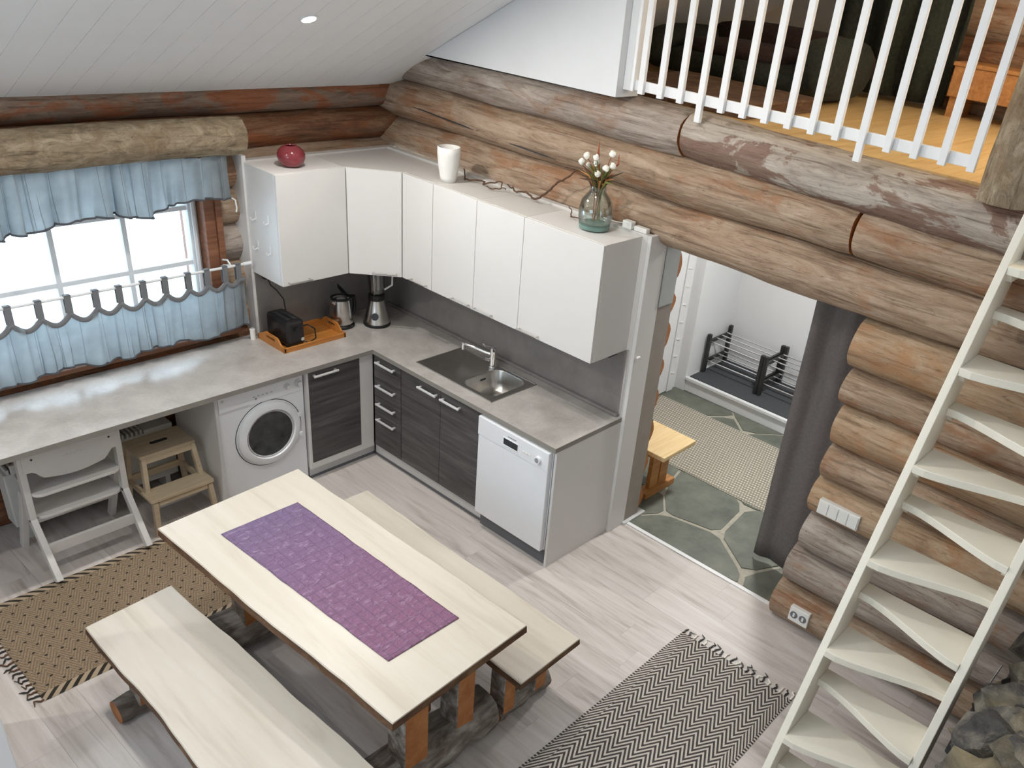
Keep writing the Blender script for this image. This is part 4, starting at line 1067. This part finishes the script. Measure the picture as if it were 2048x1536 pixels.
# ================================================================== DINING TABLE AND BENCHES
def live_slab(name, x0, x1, y0, y1, z0, z1, par, wav=0.018, seed=0, q=None):
    """plank with natural wavy long edges; dark bark on its sides"""
    n = 40; L, Rr = [], []
    # q: corners (x0,y0) (x1,y0) (x1,y1) (x0,y1) of the slightly uneven plank
    q = q or [(x0, y0), (x1, y0), (x1, y1), (x0, y1)]
    for i in range(n + 1):
        u = i / n; e = min(1, 6 * u, 6 * (1 - u)); y = y0 + (y1 - y0) * u
        a = e * (wav * noise.noise(Vector((seed, y * 1.6, 0))) + wav * 0.35 * noise.noise(Vector((seed, y * 6, 4))))
        b = e * (wav * noise.noise(Vector((seed + 9, y * 1.6, 0))) + wav * 0.35 * noise.noise(Vector((seed + 9, y * 6, 4))))
        L.append((q[0][0] + (q[3][0] - q[0][0]) * u + a, q[0][1] + (q[3][1] - q[0][1]) * u))
        Rr.append((q[1][0] + (q[2][0] - q[1][0]) * u + b, q[1][1] + (q[2][1] - q[1][1]) * u))
    poly = L[::-1] + Rr                      # counter-clockwise seen from above
    poly = Rr + L[::-1]
    k = len(poly); V = []
    for (px, py), dz, ins in [(p, z1, 0.004) for p in poly] + [(p, z1 - 0.006, 0.0) for p in poly] + [(p, z0, -0.003) for p in poly]:
        cx, cy = (x0 + x1) / 2, (y0 + y1) / 2
        V.append((px - ins * (1 if px > cx else -1), py - (ins * 0.4 if py > cy else -ins * 0.4), dz))
    g = G(); g.add(V, [])
    g.F.append(tuple(range(k))); g.M.append(0)
    for r in range(2):
        for i in range(k):
            j = (i + 1) % k
            g.F.append((r * k + i, (r + 1) * k + i, (r + 1) * k + j, r * k + j)); g.M.append(0 if r == 0 else 1)
    g.F.append(tuple(2 * k + i for i in range(k - 1, -1, -1))); g.M.append(1)
    return g.build(name, ['slab', 'bark'], par)
def foot_log(par, x0, x1, y, z, r, seed, name='foot'):
    n = 12
    P = [(x0 + (x1 - x0) * i / n, y + 0.012 * noise.noise(Vector((i * .5, seed, 0))), z + 0.006 * noise.noise(Vector((i * .6, seed, 5)))) for i in range(n + 1)]
    g = G()
    V, F = [], []
    m_ = 16
    for i, p in enumerate(P):
        for k in range(m_):
            a = 2 * PI * k / m_
            q = r * (1 + 0.20 * noise.noise(Vector((i * .45, math.cos(a) * 1.3 + seed, math.sin(a) * 1.3))))
            zz = p[2] + math.sin(a) * q
            V.append((p[0], p[1] + math.cos(a) * q, max(zz, 0.001)))
    for i in range(n):
        for k in range(m_):
            j = (k + 1) % m_; F.append((i * m_ + k, i * m_ + j, (i + 1) * m_ + j, (i + 1) * m_ + k))
    g.add(V, F, 0); g.F.append(tuple(range(m_ - 1, -1, -1))); g.M.append(1); g.F.append(tuple(n * m_ + k for k in range(m_))); g.M.append(1)
    return g.build(name, ['gnarl', 'cutwood'], par, smooth=True, angle=60)
def post(par, x, y, z0, z1, w, d, seed, name='post'):
    """half-log post, sawn orange face to the ends, bark on the sides"""
    g = G()
    c = 0.005
    poly = [(x - w / 2, y - d / 2 + c), (x - w / 2 + c, y - d / 2), (x + w / 2 - c, y - d / 2), (x + w / 2, y - d / 2 + c), (x + w / 2, y + d / 2 - c), (x + w / 2 - c, y + d / 2), (x - w / 2 + c, y + d / 2), (x - w / 2, y + d / 2 - c)]
    k = len(poly)
    g.prism(poly, z0, z1, 0, 0)
    g.M = [0] * len(g.M)
    for i, f in enumerate(g.F):
        ys_ = [g.V[q][1] for q in f]
        if len(f) == 4 and (max(ys_) - min(ys_)) < 1e-6: g.M[i] = 1
    return g.build(name, ['gnarl', 'cutwood'], par)
tb = thing('dining_table', 'long pale slab dining table with bark edges on log trestles', 'table', (2.11, 2.3, 0))
live_slab('tabletop', 1.705, 2.512, 1.425, 3.175, 0.695, 0.740, tb, 0.014, 1, [(1.722, 1.403), (2.536, 1.447), (2.483, 3.19), (1.696, 3.157)])
for y in (1.68, 2.97):
    f = foot_log(tb, 1.745, 2.50, y, 0.11, 0.118, y)
    post(tb, 2.25, y + 0.03, 0.16, 0.64, 0.135, 0.12, 1)
    post(tb, 1.95, y + 0.02, 0.16, 0.64, 0.11, 0.12, 2)
    G().box(1.80, 2.42, y - 0.03, y + 0.06, 0.635, 0.6955).build('cleat', 'bark', tb, bevel=0.012)
G().box(2.07, 2.13, 1.70, 2.95, 0.30, 0.36).build('stretcher', 'bark', tb, bevel=0.012)
rn = G()
def rf(u, v):
    y = 1.684 + (2.917 - 1.684) * v; xa = 1.911 - 0.019 * v; xb = 2.340 - 0.051 * v; x = xa + (xb - xa) * u
    e = 0.006 * noise.noise(Vector((x * 20, y * 20, 1)))
    b = 1 if 0 < u < 1 and 0 < v < 1 else 0
    return (x + (0.004 * noise.noise(Vector((0, y * 9, 2))) if u in (0, 1) else 0), y, 0.7425 + b * (0.0022 + 0.0018 * noise.noise(Vector((x * 30, y * 30, 5)))))
rn.grid(rf, 40, 110)
tag(rn.build('table_runner', 'runner', None, (1.895, 1.682, 0.7405), smooth=True, solid=0.002, angle=180), 'crinkled purple table runner lying along the dining table', 'table runner')

def bench(label, x0, x1, y0, y1, feet, px, seed, q):
    t = thing('bench', label, 'bench', ((x0 + x1) / 2, (y0 + y1) / 2, 0), 'slab benches at the dining table')
    live_slab('seat', x0, x1, y0, y1, 0.41, 0.45, t, 0.016, seed, q)
    for y in feet:
        foot_log(t, px[0] - 0.10, px[1] + (0.045 if x1 < 2 else 0.13), y, 0.055, 0.062, seed + y)
        for q in px: post(t, q, y + 0.02, 0.08, 0.385, 0.085, 0.10, 3)
        G().box(x0 + 0.07, x1 - 0.07, y - 0.03, y + 0.05, 0.375, 0.4105).build('cleat', 'bark', t, bevel=0.01)
    return t
bench('pale slab bench on the window-left side of the table, nearest the camera', 2.535, 2.985, 1.545, 3.32, (1.76, 3.05), (2.64, 2.86), 31, [(2.553, 1.539), (2.976, 1.568), (3.018, 3.33), (2.512, 3.31)])
bench('pale slab bench on the kitchen side of the table', 1.312, 1.765, 1.455, 3.205, (1.75, 2.99), (1.43, 1.66), 47, [(1.308, 1.464), (1.745, 1.45), (1.757, 3.208), (1.327, 3.198)])

# ================================================================== RUGS
def rug(name, label, x0, x1, y0, y1, mat, fringe, seed, cat='rug', th=0.006, pale='flower'):
    t = thing(name, label, cat, (x0, y0, 0.0005))
    def top(u, v):
        b = 1 if 0 < u < 1 and 0 < v < 1 else 0
        return (x0 + (x1 - x0) * u + 0.005 * noise.noise(Vector((u * 6, v * 6, seed))), y0 + (y1 - y0) * v + 0.006 * noise.noise(Vector((u * 6, v * 6, seed + 5))), 0.0015 + b * (th - 0.001 + 0.0012 * noise.noise(Vector((u * 9, v * 9, seed + 2)))))
    G().grid(top, 40, 30).build('woven_field', mat, t, smooth=True, angle=180)
    if fringe is not None:
        random.seed(seed); xe, sg = fringe; n = int((y1 - y0) / 0.034)
        for i in range(n):
            y = y0 + 0.01 + (y1 - y0 - 0.02) * i / (n - 1); L = random.uniform(0.035, 0.07)
            P = [(xe - sg * 0.004, y, 0.006)]
            for k in range(1, 5):
                P.append((xe + sg * L * k / 4, y + random.uniform(-0.010, 0.010) * k * 0.6, 0.006 if k < 4 else 0.004))
            G().tube(P, [0.0045, 0.006, 0.0045, 0.005, 0.002], 6, flat=0.7).build('tassel', 'blackm' if (i % 2 or random.random() < 0.3) else pale, t, smooth=True)
    return t
rug('zigzag_rug', 'black and cream zigzag woven rug in front of the stairs', 0.435, 2.55, 3.295, 4.035, zigzag_mat(2.1, 0.74), (0.435, -1), 3)
rug('brown_rug', 'brown dotted twill rug under the window-side bench', 1.55, 3.18, 0.565, 1.42, brown_rug_mat(1.63, 0.855), (3.18, 1), 4, pale='twig')
rug('hall_rug', 'grey-beige dotted runner rug on the slate hall floor', -2.02, -1.08, 1.345, 3.95, hall_rug_mat(), None, 9)

# ================================================================== HIGH CHAIR
hc = thing('high_chair', 'white wooden high chair with its back to the room, under the worktop', 'high chair', (2.53, 0.38, 0))
for xs_ in (2.275, 2.775):
    G().bar((xs_, 0.610, 0.024), (xs_, 0.405, 0.345), 0.034, 0.05, (0, 1, 0)).build('rear_leg', 'cab', hc, bevel=0.003)
    G().bar((xs_, 0.405, 0.33), (xs_, 0.425, 0.795), 0.034, 0.05, (0, 1, 0)).build('upright', 'cab', hc, bevel=0.003)
    G().bar((xs_, 0.12, 0.0), (xs_, 0.36, 0.50), 0.034, 0.045, (0, 1, 0)).build('front_leg', 'cab', hc, bevel=0.003)
G().box(2.292, 2.758, 0.498, 0.518, 0.150, 0.215).build('cross_rail', 'cab', hc, bevel=0.002)
G().box(2.292, 2.758, 0.215, 0.235, 0.19, 0.25).build('front_rail', 'cab', hc, bevel=0.002)
def rplate(x0, x1, y0, y1, z0, z1, r, name):
    G().prism(rrect(x0, x1, y0, y1, r, 6), z0, z1).build(name, 'cab', hc, bevel=0.003)
rplate(2.292, 2.758, 0.16, 0.475, 0.50, 0.518, 0.05, 'seat')
rplate(2.292, 2.758, 0.14, 0.435, 0.335, 0.352, 0.05, 'footrest')
G().box(2.29, 2.76, 0.155, 0.175, 0.515, 0.57).build('front_guard', 'cab', hc, bevel=0.003)
# curved backrest panel: straight top, bellied lower edge
g = G(); n = 28; topz = []; V = []
for i in range(n + 1):
    u = i / n; x = 2.278 + (2.772 - 2.278) * u
    s_ = abs(u - 0.5) * 2
    zt = 0.795 - (0.02 if s_ > 0.93 else 0) - 0.012 * (s_ ** 2)
    if s_ > 0.86: zb = 0.660
    elif s_ > 0.62:
        k = (0.86 - s_) / 0.24; k = k * k * (3 - 2 * k); zb = 0.660 - 0.055 * k
    else: zb = 0.605 - 0.022 * math.cos(s_ / 0.62 * PI / 2)
    V += [(x, 0.458, zt), (x, 0.458, zb), (x, 0.444, zt), (x, 0.444, zb)]
F = []
for i in range(n):
    a, b = i * 4, i * 4 + 4
    F += [(a, b, b + 1, a + 1), (a + 2, a + 3, b + 3, b + 2), (a, a + 2, b + 2, b), (a + 1, b + 1, b + 3, a + 3)]
F += [(0, 1, 3, 2), (n * 4, n * 4 + 2, n * 4 + 3, n * 4 + 1)]
bp_ = g.add(V, F).build('backrest', 'cab', hc)
for x in (2.325, 2.725): G().tube([(x, 0.457, 0.735), (x, 0.460, 0.735)], 0.006, 10).build('screw', 'darkgap', bp_)
for i in range(7): G().box(2.455 + i * 0.018, 2.467 + i * 0.018, 0.4582, 0.4586, 0.700, 0.706 + (i % 3) * 0.004).build('print_mark', 'plinth', bp_)

# ================================================================== STEP STOOL
st = thing('step_stool', 'small birch two-step stool under the window worktop', 'stool', (1.98, 0.33, 0))
TP = (1.812, 2.158, 0.165, 0.40)
tp = G().prism(rrect(*TP, 0.012, 3), 0.482, 0.502).build('top', 'stool', st, bevel=0.003)
G().prism(rrect(1.93, 2.04, 0.265, 0.295, 0.014, 6), 0.5022, 0.5028).build('grip_hole', 'darkgap', tp)
for sx, x in ((-1, 1.832), (1, 2.138)):
    G().bar((x, 0.385, 0.482), (x + sx * 0.018, 0.418, 0.235), 0.028, 0.036, (0, 1, 0)).build('upper_leg', 'stool', st, bevel=0.003)
    G().bar((x, 0.185, 0.482), (x + sx * 0.035, 0.155, 0.0), 0.028, 0.036, (0, 1, 0)).build('rear_leg', 'stool', st, bevel=0.003)
    G().bar((x + sx * 0.020, 0.508, 0.235), (x + sx * 0.035, 0.525, 0.0), 0.030, 0.036, (0, 1, 0)).build('front_leg', 'stool', st, bevel=0.003)
    G().bar((x + sx * 0.018, 0.165, 0.225), (x + sx * 0.018, 0.50, 0.225), 0.020, 0.040).build('side_rail', 'stool', st, bevel=0.002)
G().box(1.838, 2.132, 0.382, 0.398, 0.440, 0.482).build('apron', 'stool', st, bevel=0.002)
G().box(1.838, 2.132, 0.172, 0.188, 0.440, 0.482).build('rear_apron', 'stool', st, bevel=0.002)
G().box(1.825, 2.145, 0.150, 0.166, 0.205, 0.250).build('rear_rail', 'stool', st, bevel=0.002)
G().prism(rrect(1.787, 2.190, 0.395, 0.535, 0.012, 3), 0.245, 0.265).build('step', 'stool', st, bevel=0.003)
G().box(1.83, 2.14, 0.505, 0.522, 0.205, 0.245).build('step_apron', 'stool', st, bevel=0.002)

# ---- radiator under the worktop
rd = thing('radiator', 'pale finned panel radiator on the wall under the worktop', 'radiator', (2.3, 0.02, 0.1))
G().box(1.80, 2.78, -0.05, 0.075, 0.10, 0.46).build('panel', 'radiator', rd, bevel=0.008)
G().box(1.80, 1.98, -0.05, 0.078, 0.455, 0.482).build('end_cap', 'radiator', rd, bevel=0.004)
fin = None
for i in range(28):
    x = 1.99 + i * 0.028
    if fin is None: fin = G().box(1.99, 2.002, -0.045, 0.07, 0.458, 0.488).build('fin', 'radiator', rd); fin_l = fin
    else:
        c = fin.copy(); COL.objects.link(c); c.location = (i * 0.028, 0, 0)
for x in (1.86, 2.70): G().box(x, x + 0.03, -0.045, 0.07, 0.0, 0.11).build('bracket', 'radiator', rd)

# ---- fridge at the left edge
fr = thing('fridge', 'tall white fridge-freezer at the left edge of the view', 'fridge', (3.75, 1.65, 0))
G().box(3.512, 4.08, 1.38, 1.97, 0.03, 1.78).build('body', 'applw', fr, bevel=0.006)
G().box(3.447, 3.506, 1.385, 1.965, 0.06, 0.600).build('freezer_door', 'applw', fr, bevel=0.006)
G().box(3.447, 3.506, 1.385, 1.965, 0.606, 1.775).build('fridge_door', 'applw', fr, bevel=0.006)
G().box(3.506, 3.512, 1.39, 1.96, 0.06, 1.77).build('door_gasket', 'darkgap', fr)
G().box(3.52, 4.07, 1.39, 1.96, 0.0, 0.03).build('foot_rail', 'darkgap', fr)

# ================================================================== STAIRS
sr = thing('loft_stairs', 'steep cream paddle-tread stairs up to the loft', 'stairs', (0.7, 4.5, 0))
YA0, YA1, YB0, YB1 = 4.213, 4.248, 4.756, 4.792
def xe(z): return 0.045 + (2.672 - z) * 0.464
def stringer(y0, y1, zt):
    w_ = 0.205 / math.sin(math.atan2(1, 0.464))
    zk = 2.672 - (w_ - 0.04 - 0.045) / 0.464
    poly = [(xe(0), 0.0), (xe(zt), zt), (-0.04, zt), (-0.04, zk), (xe(0) - w_, 0.0)]
    g = G(); g.prism_ax(poly, y0, y1, 1)
    o = g.build('stringer', 'cream', sr, bevel=0.003)
    e = Vector((0.464, 0, -1)).normalized()
    return o
stringer(YA0, YA1, 2.70); stringer(YB0, YB1, 2.70)
def tread(n):
    z = 0.02 + 0.205 * n
    nose = 0.525 + (1.66 - z) * 0.474
    deep_left = (n % 2 == 0)
    back = max(nose - 0.235, -0.04)
    front_ = []
    m_ = 10
    for i in range(m_ + 1):
        u = i / m_
        s_ = max(0, min(1, (u - 0.10) / 0.85)); s_ = s_ * 0.6 + 0.4 * s_ * s_ * (3 - 2 * s_)
        rec = 0.135 * (s_ if deep_left else 1 - s_)
        front_.append((nose - rec, YA1 + (YB0 - YA1) * u))
    poly = front_ + [(back, YB0), (back, YA1)]
    o = G().prism(poly, z - 0.036, z).build('tread', 'cream', sr, bevel=0.003)
    for yy, s in ((YA1, 1), (YB0, -1)):
        rr = 0.135 if ((yy == YA1) != deep_left) else 0.0
        ya, yb = sorted((yy, yy + s * 0.022))
        G().prism_ax([(back + 0.02, z - 0.075), (nose - rr - 0.055, z - 0.075), (nose - rr - 0.022, z - 0.0365), (back + 0.02, z - 0.0365)], ya, yb, 1).build('cleat', 'cream', o)
for n in range(1, 13): tread(n)

# ================================================================== LOFT RAILING AND POST
ra = thing('loft_railing', 'white baluster railing along the loft edge', 'railing', (-0.06, 3.0, 2.72))
RX = -0.075
G().box(RX - 0.018, RX + 0.002, 1.985, 3.925, 2.782, 2.835).build('bottom_rail', 'railw', ra, bevel=0.003)
G().box(RX - 0.03, RX + 0.04, 1.985, 3.925, 3.62, 3.66).build('top_rail', 'railw', ra, bevel=0.004)
G().box(RX - 0.05, RX + 0.02, 1.986, 2.055, 2.775, 3.66).build('end_post', 'railw', ra, bevel=0.003)
for k in range(15):
    y = 2.108 + k * 0.1295
    zl = 2.700 if k in (3, 10) else 2.770
    G().box(RX + 0.002, RX + 0.026, y - 0.0175, y + 0.0175, zl, 3.62).build('baluster', 'railw', ra, bevel=0.002)
pp = thing('log_post', 'grey log post standing on the top log beside the stairs', 'post', (-0.09, 4.10, 2.70))
make_log(pp, 1.45, 0.118, 'logbark', (-0.09, 4.095, 2.675), 'z', seed=210, name='log', rough=0.008)

# ================================================================== LOFT FURNITURE
so = thing('loft_sofa', 'dark low sofa behind the railing balusters in the loft', 'sofa', (-1.75, 1.85, 2.7))
def pillow(x0, x1, y0, y1, z0, z1, name, mat, p=3.2):
    cx, cy, cz = (x0 + x1) / 2, (y0 + y1) / 2, (z0 + z1) / 2
    bm = bmesh.new(); bmesh.ops.create_icosphere(bm, subdivisions=3, radius=1.0)
    V = []
    for v in bm.verts:
        a = (abs(v.co.x) ** p + abs(v.co.y) ** p + abs(v.co.z) ** p) ** (-1 / p)
        q = v.co * a
        V.append((cx + q.x * (x1 - x0) / 2, cy + q.y * (y1 - y0) / 2, cz + q.z * (z1 - z0) / 2))
    F = [tuple(v.index for v in f.verts) for f in bm.faces]; bm.free()
    return G().add(V, F).build(name, mat, so, smooth=True, angle=180)
pillow(-2.35, -1.35, 1.12, 2.45, 2.705, 2.93, 'seat_base', 'darkfab')
pillow(-2.40, -2.05, 1.10, 2.45, 2.74, 3.10, 'backrest', 'darkfab2')
pillow(-2.35, -1.40, 1.02, 1.28, 2.72, 3.03, 'arm', 'darkfab')
pillow(-2.25, -1.40, 2.22, 2.50, 2.72, 3.10, 'arm', 'darkfab')
pillow(-2.10, -1.42, 1.30, 2.20, 2.86, 2.99, 'seat_cushion', 'darkfab2')
t = thing('loft_curtain', 'dark green hanging blanket behind the loft railing', 'blanket', (-2.35, 2.75, 2.72))
G().grid(lambda u, v: (-2.56 + 0.05 * math.sin(u * 19) + 0.02 * math.sin(v * 9 + u * 7), 1.98 + 0.90 * u, 2.74 + 1.2 * v), 60, 12).build('cloth', 'darkfab', t, smooth=True, solid=0.02, angle=180)
t = thing('loft_bench', 'orange pine box bench against the loft log wall', 'bench', (-2.55, 3.25, 2.7))
G().box(-2.75, -2.40, 2.94, 3.60, 2.83, 3.02).build('box', 'pinedark', t, bevel=0.004)
G().box(-2.76, -2.39, 2.93, 3.61, 3.02, 3.045).build('lid', 'pinedark', t, bevel=0.004)
for yy in (2.96, 3.52): G().box(-2.73, -2.42, yy, yy + 0.06, 2.70, 2.83).build('leg', 'pinedark', t)
t = thing('added_loft_box', 'added low dark brown box covering the loft floor edge', 'box', (-0.95, 2.2, 2.7))
G().box(-1.33, -0.45, 1.55, 2.55, 2.7005, 2.765).build('dark_block', 'bark', t, bevel=0.003)  # box added to keep this stretch of loft floor dark
G().box(-1.335, -0.44, 1.54, 2.56, 2.765, 2.78).build('lid', 'bark', t, bevel=0.003)

# ================================================================== HALL
def rack(y0, y1, label):
    t = thing('shoe_rack', label, 'shoe rack', (-2.69, (y0 + y1) / 2, 0.142), 'black shoe racks on the hall step')
    z = 0.1425
    for y in (y0, y1):
        f = G().box(-2.520, -2.480, y - 0.016, y + 0.016, z, z + 0.375).build('post', 'blackm', t, bevel=0.003)
        G().box(-2.885, -2.845, y - 0.016, y + 0.016, z, z + 0.375).build('post', 'blackm', t, bevel=0.003)
        for zz in (0.11, 0.30): G().box(-2.846, -2.519, y - 0.010, y + 0.010, z + zz - 0.015, z + zz + 0.015).build('side_bar', 'blackm', t)
    for zz in (0.115, 0.305):
        for xx, dz in ((-2.535, -0.01), (-2.62, 0.006), (-2.71, 0.010), (-2.80, 0.014)):
            G().tube([(xx, y0 + 0.01, z + zz + dz), (xx, y1 - 0.01, z + zz + dz)], 0.0065, 10).build('rod', 'rod', t, smooth=True)
rack(1.445, 2.010, 'left black and chrome shoe rack on the hall step')
rack(2.048, 2.62, 'right black and chrome shoe rack, partly behind the curtain')
hb = thing('hall_bench', 'pale pine bench in the hall just inside the doorway', 'bench', (-0.69, 1.9, 0))
G().box(-0.895, -0.492, 1.35, 2.402, 0.385, 0.42).build('seat', 'pine', hb, bevel=0.006)
for yy in (1.50, 2.245):
    G().box(-0.80, -0.70, yy - 0.018, yy + 0.018, 0.05, 0.385).box(-0.685, -0.585, yy - 0.018, yy + 0.018, 0.05, 0.385).build('leg_board', 'pinedark', hb, bevel=0.004)
    G().box(-0.88, -0.515, yy - 0.045, yy + 0.045, 0.0, 0.05).build('foot', 'pinedark', hb, bevel=0.004)
    G().box(-0.86, -0.53, yy - 0.03, yy + 0.03, 0.35, 0.385).build('cleat', 'pinedark', hb)
t = thing('hall_bench_strap', 'small black strap lying on the hall bench end by the logs', 'strap', (-0.86, 2.0, 0.4205))
G().tube([(-0.885, 1.955, 0.43), (-0.87, 1.985, 0.445), (-0.85, 2.005, 0.43), (-0.87, 2.02, 0.428)], 0.008, 8).build('loop', 'black', t, smooth=True)
hcu = thing('hall_curtain', 'charcoal fabric curtain hanging in the doorway', 'curtain', (-0.55, 3.45, 0.03))
def hcf(u, v):
    y = 3.192 + 0.62 * u
    return (-0.55 + (0.008 + 0.018 * v) * math.sin(u * 21 + 0.5) + 0.008 * noise.noise(Vector((u * 9, v * 2, 0))), y + 0.006 * noise.noise(Vector((u * 4, v * 4, 3))), 0.035 + 2.25 * v)
G().grid(hcf, 70, 16).build('cloth', 'hallcurtain', hcu, smooth=True, solid=0.004, angle=180)
G().tube([(-0.55, 2.40, 2.29), (-0.55, 4.15, 2.29)], 0.012, 12).build('rod', 'rod', hcu, smooth=True)

# ================================================================== SWITCHES AND SOCKETS
t = thing('switch_plate', 'white four-gang light switch plate on the log wall by the stairs', 'light switch', (-0.05, 3.82, 0.915))
sx = -0.036
G().box(-0.075, sx, 3.702, 3.945, 0.868, 0.958).build('plate', 'plastic', t, bevel=0.004)
for k in range(4): G().box(sx, sx + 0.005, 3.709 + k * 0.0585, 3.763 + k * 0.0585, 0.876, 0.950).build('rocker', 'plastic', t, bevel=0.002)
t = thing('wall_socket', 'white double socket on the bottom log by the stairs', 'socket', (-0.05, 3.78, 0.15))
G().box(-0.085, sx, 3.717, 3.843, 0.098, 0.200).build('plate', 'plastic', t, bevel=0.004)
for y in (3.750, 3.808):
    G().tube([(sx, y, 0.149), (sx + 0.0025, y, 0.149)], 0.0235, 20).build('outlet', 'plinthd', t, smooth=True)
    G().box(sx + 0.0025, sx + 0.004, y - 0.006, y + 0.006, 0.135, 0.163).build('outlet_bridge', 'plastic', t)

# ================================================================== FIREPLACE
fp = thing('stone_fireplace', 'rough grey natural stone fireplace beyond the stairs', 'fireplace', (0.7, 5.3, 0))
G().box(0.10, 1.35, 5.05, 5.75, 0.0, 1.02).build('core', 'mortar', fp)
random.seed(12)
zc = 0.0; r_ = 0
while zc < 0.98:
    h = random.uniform(0.10, 0.17); xx = 0.10 + random.uniform(0, 0.06)
    while xx < 1.35:
        wd = random.uniform(0.16, 0.30)
        G().ico((xx + wd / 2, 5.02 + random.uniform(-0.05, 0.03), zc + h / 2), 0.5, 2, (wd * 1.1, random.uniform(0.20, 0.28), h * 1.16), 0.62, r_).build('stone', 'rock', fp, smooth=True, angle=28)
        r_ += 1; xx += wd
    zc += h
for i in range(22):
    G().ico((random.uniform(0.2, 1.3), random.uniform(5.0, 5.6), 1.03 + random.uniform(-0.02, 0.03)), 0.5, 2, (random.uniform(.2, .32), random.uniform(.2, .3), random.uniform(.1, .18)), 0.62, 70 + i).build('stone', 'rock', fp, smooth=True, angle=28)
fb = thing('fireplace_brush', 'black hearth brush with thin wire handle beside the stone fireplace', 'brush', (0.10, 4.83, 0))
G().tube([(0.16, 4.835, 0.02), (0.08, 4.825, 0.20)], [0.045, 0.03], 14).build('bristles', 'darkgap', fb, smooth=True)
G().tube([(0.08, 4.825, 0.19), (0.0, 4.835, 0.42), (-0.02, 4.85, 0.55)], 0.005, 8).build('handle', 'rod', fb, smooth=True)

# ================================================================== LAMPS
for i, (x, y) in enumerate(DOWNLIGHTS):
    z = ceil_z(y)
    nrm = Vector((0, math.sin(SLOPE), -math.cos(SLOPE)))
    p = Vector((x, y, z))
    lab = 'round recessed ceiling downlight above the kitchen corner' if i == 0 else 'recessed ceiling downlight out of view, above the %s' % ['', 'window worktop', 'fridge', 'dining table kitchen side', 'dining table middle', 'room behind the fridge'][i]
    t = thing('downlight', lab, 'lamp', tuple(p), 'recessed ceiling downlights')
    G().tube([p, p + nrm * 0.006], 0.048, 28).build('trim_ring', 'white', t, smooth=True)
    G().tube([p + nrm * 0.006, p + nrm * 0.0075], 0.036, 24).build('lens', 'lamp', t, smooth=True)
    a = area('downlight_lamp', tuple(p + nrm * 0.012), (0, 0, 0), 0.07, DOWN_POWER, (1.0, 0.965, 0.91))
    a.rotation_euler = nrm.to_track_quat('-Z', 'Y').to_euler()
t = thing('hall_ceiling_lamp', 'round white ceiling lamp in the entrance hall', 'lamp', (-1.5, 2.6, 2.45))
G().lathe([(0.13, 0.0), (0.13, -0.03), (0.10, -0.055), (0.001, -0.06)], (-1.5, 2.6, 2.4495), 28).build('shade', 'lamp', t, smooth=True)
area('hall_lamp', (-1.5, 2.6, 2.375), (0, 0, 0), 0.24, 42, (1, 0.99, 0.96))
t = thing('loft_lamp', 'warm lamp on the loft wall beyond the post', 'lamp', (-1.3, 4.6, 3.9))
G().lathe([(0.05, 0.0), (0.10, 0.04), (0.10, 0.10), (0.05, 0.14)], (-1.3, 4.6, 3.9), 24).build('shade', 'beige', t, smooth=True)
G().tube([(-1.3, 4.6, 4.0), (-1.3, 4.6, ceil_z(4.6))], 0.006, 8).build('cord', 'black', t)
lb = bpy.data.lights.new('loft_bulb', 'POINT'); lb.energy = 52; lb.color = (1.0, 0.76, 0.46); lb.shadow_soft_size = 0.06
lo = bpy.data.objects.new('loft_bulb', lb); lo.location = (-1.3, 4.6, 3.82); COL.objects.link(lo)
